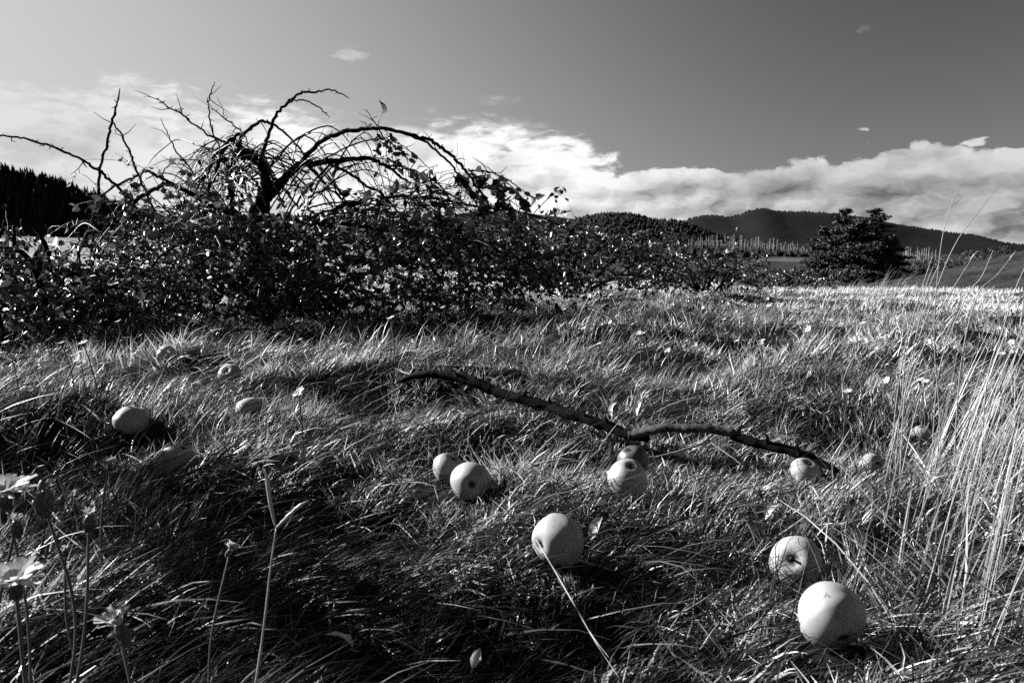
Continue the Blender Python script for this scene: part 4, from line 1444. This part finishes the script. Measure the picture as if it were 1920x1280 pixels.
thicket('low_apple_tree', 'leafy fallen apple tree sprawling right of the arching apple tree', 'tree', 1080, 7.2, 300,
        [(960, 420), (1010, 404), (1055, 408), (1100, 424), (1140, 436), (1190, 436), (1215, 450), (1250, 468)], 545, 300, 5, depth=.8, canes=12)
thicket('low_apple_tree', 'farther low leafy apple tree with upright shoots before the valley', 'tree', 1320, 9.0, 260,
        [(1190, 462), (1240, 458), (1290, 466), (1330, 474), (1370, 470), (1400, 480), (1425, 505)], 540, 260, 6, leaf=(.04, .065), depth=.8, canes=10)
thicket('bramble', 'small thin bramble at the end of the bush row, below the pines', 'shrub', 1490, 12.0, 160,
        [(1420, 505), (1455, 508), (1490, 512), (1530, 520), (1570, 528)], 546, 110, 7, leaf=(.04, .07), depth=.8, canes=6)
thicket('weed_thicket', 'low leafy thicket in shadow at the left edge before the apple tree', 'shrub', 70, 4.3, 260,
        [(-120, 470), (-40, 460), (20, 478), (70, 490), (120, 502), (180, 512), (240, 540), (280, 570)], 640, 300, 8, leaf=(.035, .06), depth=.55, canes=8)
thicket('weed_thicket', 'thin upright weeds with ragged leaves against the bright left field', 'shrub', 45, 4.9, 120,
        [(-30, 430), (10, 418), (35, 405), (60, 440), (90, 455), (120, 470)], 560, 24, 9, leaf=(.05, .08), depth=.3, canes=7, dens=.7)
# unseen dock clumps, added left of the frame to cast shade over the foreground
def dock(label, x, y, H, R, n, seed):
    rg = np.random.default_rng(seed)
    b = np.array([x, y, g1(x, y) - .02])
    root = empty('added_shade_dock', tuple(b)); tag(root, label, 'plant', 'unseen dock plants added for foreground shade')
    LP, LD, LS = [], [], []
    for k in range(n):
        a = rg.uniform(0, 6.28); rr = R * math.sqrt(rg.uniform())
        foot = np.array([math.cos(a) * rr * .5, math.sin(a) * rr * .5, 0]); top = np.array([math.cos(a) * rr, math.sin(a) * rr, H * rg.uniform(.6, 1.05)])
        P = smooth_path([foot, (foot + top) / 2 + rg.normal(0, .015, 3), top], 5)
        mb = MB(); mb.tube(P, np.linspace(.004, .002, len(P)), 5, tone=.4); mb.build('stem', M['stemgreen'], root)
        for q in range(26):
            LP.append(P[int(rg.integers(1, len(P)))] + rg.normal(0, .008, 3)); LD.append(rg.normal(0, 1, 3) + np.array([0, 0, .3])); LS.append(rg.uniform(.05, .11))
    mb = MB(); leaf_cloud(mb, np.array(LP), np.array(LD), np.array(LS), rg, (.3, .5)); mb.build('foliage', M['weed'], root)['kind'] = 'stuff'


dock('unseen leafy dock clump added outside the frame to shade the hollow', -1.50, 1.76, .68, .12, 12, 301)
dock('unseen leafy dock clump added outside the frame for shade, nearer of the two', -1.28, 1.44, .76, .16, 12, 302)


# ------------------------------------------------------------------ pines and the trees of the valley
def pine(name, label, px, base_py, top_py, Y, seed, width=.30, spread_low=1.0, group=None, trunk_r=.2, lean=0.0, bare=.10):
    rg = np.random.default_rng(seed)
    b = unproj(px, base_py, Y); t = unproj(px, top_py, Y)
    H = t[2] - b[2]
    root = empty(name, tuple(b)); tag(root, label, 'tree', group)
    mb = MB()
    zz = np.linspace(-.3, H * .98, 12)
    ax = np.stack([lean * H * (zz / H) ** 2 + rg.normal(0, .04, 12), rg.normal(0, .04, 12), zz], 1)
    mb.tube(ax, np.linspace(trunk_r, .04, 12), 7, rough=.1)
    mb.build('trunk', M['bark_pale'], root)
    cr = MB(); limbs = MB()
    z = H * bare
    while z < H * 1.0:
        f = z / H
        c = np.array([np.interp(z, zz, ax[:, 0]), np.interp(z, zz, ax[:, 1]), z])
        reach = H * width * (spread_low * (1 - f) ** .75 + .10) * rg.uniform(.3, 1.3)
        for _ in range(int(rg.integers(2, 5))):
            az = rg.uniform(0, 2 * PI)
            R = reach * rg.uniform(.5, 1.1)
            d = np.array([math.cos(az), math.sin(az), rg.uniform(-.12, .28)])
            e = c + d * R
            m_ = c + d * R * .5 + np.array([0, 0, -.04 * R])
            limbs.tube(np.array([c, m_, e]), [.05, .035, .012], 4, cap=False)
            # flat plates of needles carried on the outer half of the limb
            for s in np.linspace(.35, 1.05, max(2, int(R / .45))):
                p = c + d * R * s + rg.normal(0, .10, 3)
                k = 46
                q = rg.normal(0, 1, (k, 3)) * np.array([.34, .34, .075]) * (.6 + .25 * R) * rg.uniform(.6, 1.1) + p
                dirs = rg.normal(0, 1, (k, 3)); dirs[:, 2] = np.abs(dirs[:, 2]) * .5
                dirs /= np.linalg.norm(dirs, axis=1)[:, None]
                sd = np.cross(dirs, rg.normal(0, 1, (k, 3))); sd /= np.linalg.norm(sd, axis=1)[:, None]
                L = rg.uniform(.14, .36, k)[:, None]; w = .085
                V = np.stack([q - sd * w, q + sd * w, q + dirs * L + sd * w * .4, q + dirs * L - sd * w * .4], 1).reshape(-1, 3)
                cr.add(V, (np.array([0, 1, 2, 3])[None] + np.arange(k)[:, None] * 4), None, np.repeat(rg.uniform(0, 1, k), 4))
        z += H * rg.uniform(.022, .045)
    limbs.build('limbs', M['bark'], root)['kind'] = 'stuff'
    cr.build('crown', M['conifer'], root)


pine('pine_tree', 'tall dark pine with a flat ragged top, right one of the tall pair', 1636, 538, 394, 95, 21, .40, 1.0, lean=-.02)
pine('pine_tree', 'tall dark pine with a small lone tuft on top, left one of the tall pair', 1572, 538, 392, 97, 22, .33, 1.15, lean=.015)
pine('pine_tree', 'broad dark pine filling the gap between the tall pair', 1606, 540, 414, 92, 23, .55, 1.1)
pine('pine_tree', 'shorter dark pine on the valley side of the tall pair', 1666, 540, 442, 90, 24, .42, 1.0)
pine('pine_tree', 'short bushy pine on the near side of the pale tree row', 1542, 538, 428, 99, 25, .36, 1.2)


def round_tree(name, label, px, base_py, top_py, Y, seed, wide=.8, mat='broad', cat='tree', group=None):
    rg = np.random.default_rng(seed)
    b = unproj(px, base_py, Y); t = unproj(px, top_py, Y); H = t[2] - b[2]
    root = empty(name, tuple(b)); tag(root, label, cat, group)
    mb = MB(); mb.tube(np.array([[0, 0, -.4], [.05 * H, 0, .3 * H], [0, .02 * H, .75 * H]]), [.04 * H, .03 * H, .012 * H], 6)
    mb.build('trunk', M['bark'], root)
    n = 900
    lobes = rg.normal(0, 1, (9, 3)) * np.array([.30 * wide, .30 * wide, .18]) * H + np.array([0, 0, .58 * H])
    ctr = lobes[rg.integers(0, 9, n)]
    dirs = rg.normal(0, 1, (n, 3)); dirs /= np.linalg.norm(dirs, axis=1)[:, None]
    q = ctr + dirs * (rg.uniform(.3, 1, n) ** .5 * .24 * H * rg.uniform(.7, 1.1, n))[:, None]
    q[:, 2] = np.clip(q[:, 2], .03 * H, H)
    d2 = rg.normal(0, 1, (n, 3)); d2 /= np.linalg.norm(d2, axis=1)[:, None]
    sd = np.cross(d2, dirs); sd /= np.linalg.norm(sd, axis=1)[:, None] + 1e-6
    L = (rg.uniform(.03, .07, n) * H)[:, None]
    V = np.stack([q - sd * L * .5, q + d2 * L * .5, q + sd * L * .5, q - d2 * L * .5], 1).reshape(-1, 3)
    cr = MB(); cr.add(V, np.array([0, 1, 2, 3])[None] + np.arange(n)[:, None] * 4, None, np.repeat(rg.uniform(0, 1, n), 4))
    cr.build('crown', M[mat], root)


for i, (px, b, t, Y, wd, lab) in enumerate((
        (1480, 540, 498, 110, 1.1, 'rounded dark bush in the valley directly below the pale field'),
        (1440, 538, 500, 120, 1.2, 'dark valley bush at the end of the fallen apple trees'),
        (1520, 542, 505, 100, 1.2, 'low dark bush at the left foot of the pines'),
        (1710, 545, 492, 105, 1.1, 'dark bushy tree at the right foot of the pines'),
        (1745, 542, 488, 115, 1.0, 'mid grey bushy tree behind the tallest grass stalk'),
        (1785, 536, 478, 120, 1.0, 'rounded tree crown right of the tallest grass stalk'),
        (1825, 530, 470, 125, .9, 'tall round tree on the slope above the hillock'),
        (1865, 522, 474, 130, 1.0, 'bushy tree on the slope close to the right edge'),
        (1905, 512, 468, 130, 1.0, 'last bushy tree on the slope, cut by the right edge'),
        (1424, 500, 487, 240, .9, 'small round tree at the left end of the pale field'),
        (1395, 540, 505, 120, 1.1, 'dark bush peeking over the fallen apple trees'),
        (1728, 548, 500, 95, 1.5, 'wide dark shrub beside the right foot of the pines, in front'),
        (1765, 546, 505, 98, 1.5, 'wide dark shrub at the near foot of the slope'),
        (1800, 528, 482, 112, 1.3, 'dense dark crown midway up the wooded slope'),
        (1845, 520, 474, 118, 1.3, 'dense dark crown above the hillock edge'),
        (1885, 512, 462, 125, 1.3, 'dense dark crown high on the slope by the right edge'),
        (1690, 540, 485, 112, 1.2, 'dark tree squeezed between the pines and the short pale row'),
        (1460, 522, 500, 150, 1.4, 'low dark shrub in front of the pale field'),
        (1505, 520, 492, 150, 1.3, 'dark shrub at the right end of the pale field'))):
    round_tree('valley_tree', lab, px, b, t, Y, 50 + i, wd)


def larch_row():
    """far row of pale bare trunks catching the light"""
    rg = np.random.default_rng(91)
    protos = []
    for v in range(4):
        root = empty('bare_larch', (0, 0, 0))
        H = 1.0
        mb = MB(); mb.tube(np.array([[0, 0, -.05], [rg.normal(0, .01), 0, .5], [rg.normal(0, .02), 0, 1.0]]), [.022, .018, .008], 5)
        mb.build('trunk', M['larch'], root)
        tw = MB()
        for k in range(22):
            z = rg.uniform(.2, .98); a = rg.uniform(0, 6.28); L = .16 * (1.1 - z) * rg.uniform(.5, 1.2) + .02
            tw.tube(np.array([[0, 0, z], [math.cos(a) * L * .6, math.sin(a) * L * .6, z + L * .3], [math.cos(a) * L, math.sin(a) * L, z + L * .8]]), [.008, .006, .003], 3, cap=False)
        tw.build('limbs', M['larch'], root)
        protos.append(root)
    pos = []
    for px in np.linspace(1288, 1512, 84):
        pos.append((px + rg.uniform(-2, 2), np.interp(px, [1288, 1350, 1420, 1512], [462, 466, 470, 480]) + rg.uniform(-1, 2), 430 + rg.uniform(-12, 12), rg.uniform(.55, 1.1) * np.interp(px, [1288, 1330, 1400, 1512], [.5, 1, 1, .8]), 0))
    for px in np.linspace(1692, 1752, 17):
        pos.append((px + rg.uniform(-2, 2), 492 + rg.uniform(-2, 2), 260 + rg.uniform(-8, 8), rg.uniform(.4, .7), 1))
    used = set()
    rank = {0: 0, 1: 0}
    for k, (px, py, Y, s, g) in enumerate(sorted(pos)):
        pr = protos[k % 4]
        if k % 4 in used:
            o = copy_tree(pr)
        else:
            o = pr; used.add(k % 4)
        p = unproj(px, py, Y)
        o.location = Vector(p); H = 8.2 * s
        o.scale = (H, H, H); o.rotation_euler = (0, rg.normal(0, .03), rg.uniform(0, 6))
        rank[g] += 1
        if g == 0:
            tag(o, nth(rank[g]) + ' pale bare tree from the left in the far row below the great mountain', 'tree', 'pale bare trees in the far row')
        else:
            tag(o, nth(rank[g]) + ' pale bare tree from the left in the short row right of the pines', 'tree', 'pale bare trees right of the pines')


larch_row()


def dark_belt():
    """dark plantation edge under the pale row"""
    rg = np.random.default_rng(17)
    mb = MB()
    for k in range(420):
        px = rg.uniform(1180, 1515)
        p = unproj(px, np.interp(px, [1180, 1300, 1515], [486, 484, 489]) + rg.uniform(-3, 3), 400 + rg.uniform(-12, 14))
        h = rg.uniform(2.5, 5.5); r = h * .4; q = 5
        a = np.arange(q) * 2 * PI / q + rg.uniform(0, 6)
        V = np.concatenate([np.stack([np.cos(a) * r, np.sin(a) * r, np.zeros(q) - .5], 1), np.stack([np.cos(a + .4) * r * .8, np.sin(a + .4) * r * .8, np.full(q, h * .6)], 1), [[0, 0, h]]]) + p
        mb.add(V, np.array([(i, (i + 1) % q, q + (i + 1) % q, q + i) for i in range(q)]), np.array([(q + i, q + (i + 1) % q, 2 * q) for i in range(q)]), rg.uniform(0, .6))
    tag(mb.build('forest_belt', M['far_forest'], smooth=False), 'dark belt of young forest below the pale bare trees', 'forest', kind='stuff')


dark_belt()


# ------------------------------------------------------------------ flowers
def flower_mesh(rg, R, petals=21, cup=.42, layers=2, pw=.115):
    """ray florets around a small disc, looking along +Z"""
    mb = MB()
    for l in range(layers):
        for k in range(petals):
            a = 2 * PI * k / petals + l * .14 + rg.normal(0, .05)
            L = R * rg.uniform(.8, 1.1) * (1 - .25 * l); w = R * pw
            el = cup + .35 * l + rg.normal(0, .12)
            d = np.array([math.cos(a), math.sin(a), 0]); s = np.array([-math.sin(a), math.cos(a), 0]); z = np.array([0, 0, 1.0])
            p0 = d * R * .12
            p1 = d * L * .55 * math.cos(el) + z * L * .55 * math.sin(el) + p0
            p2 = p1 + d * L * .45 * math.cos(el * .5) + z * L * .45 * math.sin(el * .5)
            mb.add([p0 - s * w * .4, p0 + s * w * .4, p1 + s * w, p1 - s * w, p2 + s * w * .7, p2 - s * w * .7], np.array([[0, 1, 2, 3], [3, 2, 4, 5]]), None, rg.uniform(0, 1))
    return mb


def cup_mesh(R, L):
    """green involucre under the florets"""
    mb = MB()
    z = np.array([-1.0, -.75, -.4, -.1, 0.05]) * L
    r = np.array([.22, .62, .80, .62, .42]) * R
    mb.tube(np.stack([np.zeros(5), np.zeros(5), z], 1), r * .85, 9, rough=.10)
    for k in range(26):                                  # overlapping bracts
        a = k * 2.4; t = (k % 5) / 5
        d = np.array([math.cos(a), math.sin(a), 0]); sd = np.array([-math.sin(a), math.cos(a), 0]); zz = np.array([0, 0, 1.0])
        p0 = d * R * .72 * (1 - .25 * t) - zz * L * (.75 - .6 * t)
        mb.add([p0 - sd * R * .16, p0 + sd * R * .16, p0 + d * R * .16 + zz * L * .42], None, np.array([[0, 1, 2]]), .2 + .6 * ((k * 7) % 5) / 5)
    return mb


def flower(name, label, px, py, Y, R, seed, kind='open', lean=(0, 0), group=None, stem_r=.0016, face=(.1, -.2, 1), cat='flower'):
    rg = np.random.default_rng(seed)
    head = unproj(px, py, Y)
    bx = head[0] + lean[0]; by = head[1] + lean[1]
    b = np.array([bx, by, g1(bx, by) - .005])
    root = empty(name, tuple(b)); tag(root, label, cat, group)
    mid = (head + b) / 2 + np.array([rg.normal(0, .012), rg.normal(0, .01), .01]) - np.array([lean[0], lean[1], 0]) * .18
    P = smooth_path([b, mid, head], 7)
    mb = MB(); mb.tube(P - b, np.linspace(stem_r * .85, stem_r * .65, len(P)), 6, tone=.7); mb.build('stem', M['stemgreen'], root)
    fq = Vector(face).normalized().to_track_quat('Z', 'Y')
    if kind == 'open':
        c = cup_mesh(R * .36, R * .8).build('flower_cup', M['stemgreen'], root); f = flower_mesh(rg, R).build('petals', M['petal'], root, smooth=False)
        hs = (c, f)
    elif kind == 'half':
        c = cup_mesh(R * .42, R * 1.15).build('flower_cup', M['stemgreen'], root); f = flower_mesh(rg, R, 16, 1.0, 2).build('petals', M['petal'], root, smooth=False)
        hs = (c, f)
    elif kind == 'closed':
        c = cup_mesh(R * .66, R * 1.5).build('flower_cup', M['stemgreen'], root); f = flower_mesh(rg, R * .8, 12, 1.35, 1).build('petals', M['dryleaf'], root, smooth=False)
        hs = (c, f)
    else:                                                  # plantain spike
        mb = MB(); zz = np.linspace(-R * 1.2, R * 1.6, 9)
        mb.tube(np.stack([rg.normal(0, R * .03, 9), np.zeros(9), zz], 1), R * np.array([.25, .5, .62, .6, .55, .5, .42, .3, .1]), 10, rough=.25)
        c = mb.build('seed_spike', M['stemgreen'], root)
        fl = MB()
        for k in range(70):
            z0 = rg.uniform(-R, R * 1.3); a = rg.uniform(0, 6.28); r0 = R * .5
            p = np.array([math.cos(a) * r0, math.sin(a) * r0, z0]); d = np.array([math.cos(a), math.sin(a), .3])
            fl.tube(np.array([p, p + d * R * .3]), [R * .05, R * .03], 4, tone=.9)
        f = fl.build('stamens', M['dryleaf'], root)
        hs = (c, f)
    c, f = hs
    f.parent = c
    c.location = Vector(head - b); c.rotation_mode = 'QUATERNION'; c.rotation_quaternion = fq
    return root


flower('hawkbit_flower', 'blurred open pale flower cut by the left edge, upper of the two', 10, 922, .60, .022, 1, 'open', (-.03, .05), face=(.15, -.1, 1))
flower('hawkbit_flower', 'large open pale flower on a thick stem in the lower left corner', 28, 1088, .50, .020, 2, 'open', (-.01, .04), face=(.1, -.15, 1), stem_r=.002)
flower('hawkbit_flower', 'half open pale flower facing the light near the lower left', 222, 1172, .54, .017, 3, 'half', (-.01, .03), face=(-.35, -.1, 1), stem_r=.0018)
flower('hawkbit_flower', 'small closed pale flower head on a long stem, left of the shaded apple', 205, 868, .92, .010, 4, 'half', (-.03, .02), face=(-.1, -.1, 1))
flower('hawkbit_flower', 'small pale flower head in front of the dark hollow', 432, 1030, .72, .009, 5, 'half', (-.02, -.02), face=(.5, -.1, .8))
flower('plantain', 'dark plantain spike with bristly stamens left of the closed flower head', 82, 940, .60, .012, 6, 'spike', (-.03, .03), cat='plant', stem_r=.0018)
flower('hawkbit_flower', 'closed dark flower head with dry tuft beside the plantain spike', 167, 968, .64, .011, 7, 'closed', (-.05, .02), stem_r=.0018)
flower('hawkbit_flower', 'closed dark bud below the upper edge flower', 30, 978, .58, .010, 8, 'closed', (-.01, .04), stem_r=.0018)
flower('hawkbit_flower', 'tiny dark closed bud behind the grass stems, lower left', 122, 1030, .70, .006, 9, 'closed', (.0, .03))

# forked grass stalk and lone pale stalks
def stalk(name, label, pts, rad, mat, parts=(), cat='grass stalk', group=None):
    P3 = [unproj(*p) for p in pts]
    b = P3[0]
    root = empty(name, tuple(b)); tag(root, label, cat, group)
    P = smooth_path(P3, 7)
    mb = MB(); mb.tube(P - b, np.interp(np.linspace(0, 1, len(P)), np.linspace(0, 1, len(rad)), rad), 6, tone=.7); mb.build('stem', M[mat], root)
    for nm, pp, rr in parts:
        Q = smooth_path([unproj(*p) for p in pp], 6)
        mb = MB(); mb.tube(Q - b, np.interp(np.linspace(0, 1, len(Q)), np.linspace(0, 1, len(rr)), rr), 6, rough=.25 if nm == 'seed_head' else 0, tone=.8); mb.build(nm, M[mat], root)
    return root


stalk('forked_stalk', 'forked grass stalk with two fuzzy seed heads before the dark hollow', [(478, 1290, .60), (494, 1180, .62), (508, 1060, .64), (518, 990, .65)], [.0011, .0010, .0009, .0008], 'straw',
      (('seed_head', [(518, 990, .65), (508, 950, .655), (502, 905, .66), (497, 880, .66)], [.0010, .0016, .0018, .0006]), ('seed_head', [(518, 990, .65), (540, 968, .645), (562, 948, .64), (580, 938, .64)], [.0010, .0020, .0019, .0005]),
       ('blade', [(520, 988, .65), (545, 955, .65), (553, 935, .65)], [.0008, .0006, .0002])))
stalk('dry_straw', 'long straight pale straw running down from the lone apple', [(1006, 1012, 1.05), (1036, 1062, .99), (1082, 1142, .90), (1118, 1205, .85), (1162, 1272, .80)], [.0012, .0012, .001, .0008, .0004], 'straw',
      (('blade', [(1085, 1145, .90), (1110, 1190, .86), (1142, 1232, .82)], [.001, .0008, .0004]),))
for k, (lab, pts, sd) in enumerate((
        ('tallest pale grass stalk, rising past the mountain skyline', [(1762, 800, 1.55), (1752, 640, 1.52), (1758, 520, 1.5), (1768, 440, 1.5), (1782, 390, 1.5), (1800, 345, 1.5), (1808, 330, 1.5)], [(1783, 388, 1.5), (1795, 378, 1.5), (1808, 366, 1.5)]),
        ('thin grass stalk slanting up to the clouds right of the tallest stalk', [(1700, 720, 1.6), (1750, 560, 1.58), (1790, 460, 1.56), (1840, 390, 1.55), (1880, 340, 1.55)], None),
        ('grass stalk ending below the mountain foot, left of the tallest stalk', [(1680, 760, 1.6), (1700, 640, 1.6), (1722, 560, 1.6), (1748, 482, 1.6)], None),
        ('grass stalk bent beside the tallest stalk', [(1690, 760, 1.65), (1720, 620, 1.62), (1740, 545, 1.6), (1763, 490, 1.6)], None),
        ('grass stalk with a plump pale seed head over the dark valley trees', [(1700, 740, 1.75), (1760, 590, 1.72), (1800, 520, 1.7), (1826, 480, 1.7)], [(1818, 490, 1.7), (1826, 479, 1.7), (1834, 470, 1.7)]),
        ('slender stalk crossing the grassy hillock', [(1760, 700, 1.7), (1810, 560, 1.68), (1840, 520, 1.66), (1862, 470, 1.66)], None),
        ('stalk with small buds before the hillock, close to the right edge', [(1800, 700, 1.5), (1830, 560, 1.5), (1870, 515, 1.5), (1902, 475, 1.5)], [(1890, 492, 1.5), (1897, 482, 1.5), (1905, 470, 1.5)]),
        ('outermost stalk leaning out over the right edge', [(1850, 720, 1.4), (1880, 620, 1.4), (1905, 540, 1.4), (1925, 495, 1.4)], None),
        ('long stalk in the thick of the clump, bending right', [(1660, 900, 1.5), (1690, 760, 1.5), (1700, 660, 1.5), (1735, 540, 1.5), (1750, 500, 1.5)], None),
        ('stalk slanting over the pale tufts of the far meadow', [(1560, 620, 3.2), (1590, 590, 3.2), (1612, 555, 3.2), (1608, 530, 3.2)], None))):
    base = pts[0]
    p0 = unproj(*base); gz = g1(p0[0], p0[1])
    # carry the stalk down to the soil
    yb = base[2]
    pb = ground_hit(base[0] - 10, base[1] + 60)
    foot_px = base[0] - 14
    lo, hi = base[1], 1600
    for _ in range(24):
        md = (lo + hi) / 2; q = unproj(foot_px, md, yb)
        if q[2] > g1(q[0], q[1]): lo = md
        else: hi = md
    pts = [(foot_px, lo, yb)] + list(pts)
    rr = [.0013, .0013, .0011, .0009, .0007, .0005, .0004][:len(pts)]
    stalk('grass_stalk', lab, pts, rr, 'straw', ((('seed_head', sd, [.0006, .0022 if k in (4, 6) else .0008, .0004]),) if sd else ()), group='tall single stalks of the right hand clump')


# small white flowers over the meadow: every one a thing
def meadow_flowers():
    rg = np.random.default_rng(123)
    protos = []
    for v in range(4):
        root = empty('white_daisy', (0, 0, 0))
        lx, ly = rg.normal(0, .15, 2)
        P = smooth_path([(0, 0, -.02), (lx * .3, ly * .3, .5), (lx, ly, 1.0)], 4)
        mb = MB(); mb.tube(P, np.linspace(.012, .009, len(P)), 4, cap=False); mb.build('stem', M['stemgreen'], root)
        f = flower_mesh(rg, .070, 11, .35, 1, .18).build('petals', M['petal'], root, smooth=False); f.location = (lx, ly, 1.0)
        f.rotation_euler = (rg.normal(0, .5), rg.normal(-.4, .3), 0)
        c = cup_mesh(.035, .05).build('flower_cup', M['stemgreen'], root); c.location = (lx, ly, 1.0)
        protos.append(root)
    spots = []
    for px, py in ((100, 682), (30, 642), (136, 646), (181, 646), (190, 615), (234, 602), (160, 690), (567, 742), (740, 640), (575, 640)):
        spots.append((px, py, 'small white daisy on the shadowed slope left of the tree', 'daisies below the thicket on the left'))
    for px, py in ((740, 600), (842, 578), (866, 572), (960, 555), (800, 562), (1088, 556), (1096, 566), (1080, 560), (1125, 606), (1133, 610), (1056, 612), (1204, 626), (1222, 626), (1130, 645), (1258, 660), (1386, 590), (1312, 650), (1395, 640), (1430, 640), (1436, 645),
                   (1480, 620), (1360, 600), (1300, 578), (1340, 570), (1180, 575), (1150, 560), (1050, 545), (1230, 560), (1270, 555), (1310, 552), (1330, 548), (1500, 560), (1540, 570), (1420, 560), (1460, 552), (1600, 640), (1560, 600), (1620, 610)):
        spots.append((px, py, 'small white daisy in the sunlit meadow beyond the fallen branch', 'daisies in the middle of the meadow'))
    for px, py in ((1742, 716), (1728, 715), (1787, 722), (1676, 686), (1626, 710), (1675, 616), (1735, 620), (1866, 662), (1905, 580), (1800, 605), (1850, 612), (1880, 620), (1585, 735), (1700, 640), (1905, 605), (1770, 590), (1650, 560), (1860, 640)):
        spots.append((px, py, 'small white daisy among the tall grass stems on the right', 'daisies by the tall grass'))
    for _ in range(8):
        px = rg.uniform(880, 1700); py = rg.uniform(543, 640)
        spots.append((px, py, 'small white daisy in the sunlit meadow beyond the fallen branch', 'daisies in the middle of the meadow'))
    used = set()
    rank = {}
    def row(sp):
        return (sp[3], 'farthest' if sp[1] < 566 else ('middle' if sp[1] < 618 else 'nearest'))
    for k, (px, py, lab, grp) in enumerate(sorted(spots, key=lambda q: q[0])):
        rw = row((px, py, lab, grp)); rank[rw] = rank.get(rw, 0) + 1
        hgt = rg.uniform(.12, .19)
        # find the soil point whose flower, hgt above it, shows at this pixel
        best = ground_hit(px, py, .8, 30.0, hgt)
        gx, gy = best[0], best[1]
        if k % 4 in used: o = copy_tree(protos[k % 4])
        else: o = protos[k % 4]; used.add(k % 4)
        o.location = (gx, gy, g1(gx, gy)); s = hgt
        o.scale = (s, s, s); o.rotation_euler = (0, 0, rg.uniform(-.6, .6))
        tag(o, nth(rank[rw]) + ' white daisy from the left in the ' + rw[1] + ' row ' + {'d': 'below the left thicket', 'm': 'of the open meadow', 't': 'by the tall grass'}['d' if 'thicket' in grp else ('m' if 'meadow' in grp else 't')], 'flower', grp)


meadow_flowers()


# ------------------------------------------------------------------ fallen leaves on the grass
def dry_leaf(label, px, py, Y, size, rot, seed):
    rg = np.random.default_rng(seed)
    c = unproj(px, py, Y)
    nx, ny = 7, 9
    V = []
    for j in range(ny):
        t = j / (ny - 1)
        w = .58 * math.sin(PI * min(1, t * .93 + .05)) ** .8 * (1 - .25 * t)
        for i in range(nx):
            s = i / (nx - 1) * 2 - 1
            V.append((s * w * .5 + rg.normal(0, .012), t - .5, .28 * s * s * w + .16 * math.sin(3 * t + seed) + rg.normal(0, .018)))
    V = np.array(V) * size
    i = np.arange(ny - 1)[:, None] * nx; j = np.arange(nx - 1)[None]
    Q = np.stack([i + j, i + j + 1, i + nx + j + 1, i + nx + j], -1).reshape(-1, 4)
    o = mesh_obj('fallen_leaf', V, Q, M['dryleaf'], attr=np.full(len(V), rg.uniform(.5, 1)))
    o.location = Vector(c); o.rotation_euler = rot
    tag(o, label, 'leaf', 'dry leaves caught in the grass')
    st = MB(); st.tube(np.array([[0, -.5, 0], [.02, -.66, .03], [.0, -.8, .1]]) * size, np.array([.02, .016, .014]) * size, 5)
    st.build('stalk', M['dryleaf'], o)


for k, a in enumerate((
        ('bright crumpled dry leaf above the pale part of the fallen branch, right one', 1196, 768, 2.12, .050, (.95, .2, -1.0)),
        ('bright upright dry leaf above the fallen branch, left one of two', 1152, 768, 2.14, .046, (1.15, -.2, -1.2)),
        ('small pale folded leaf left of the apple pair', 702, 919, 1.38, .038, (1.0, .2, -1.0)),
        ('pale curled leaf under the left end of the fallen branch', 652, 808, 2.05, .038, (.8, .3, -.9)),
        ('torn dry leaf lying left of the fallen branch twigs', 718, 796, 2.10, .036, (.7, .1, -1.4)),
        ('flat dry leaf touching the tip of the lower twig', 1000, 804, 2.10, .052, (.5, .2, -.8)),
        ('crumpled leaf right of the lone apple by the straw', 1118, 990, 1.18, .040, (.9, .3, -1.0)),
        ('pale curled leaf in the grass between the branch end and the largest apples', 1448, 958, 1.36, .040, (.7, .2, -1.2)),
        ('thin curved leaf shining at the bottom of the dark foreground', 635, 1200, .78, .034, (.4, .5, 1.3)),
        ('pale leaf fragment low in the dark foreground centre', 893, 1232, .74, .020, (1.0, .3, -.2)),
        ('dry leaf caught below the rotting apple', 1222, 880, 1.55, .04, (.8, .6, .9)))):
    dry_leaf(*a, seed=200 + k)
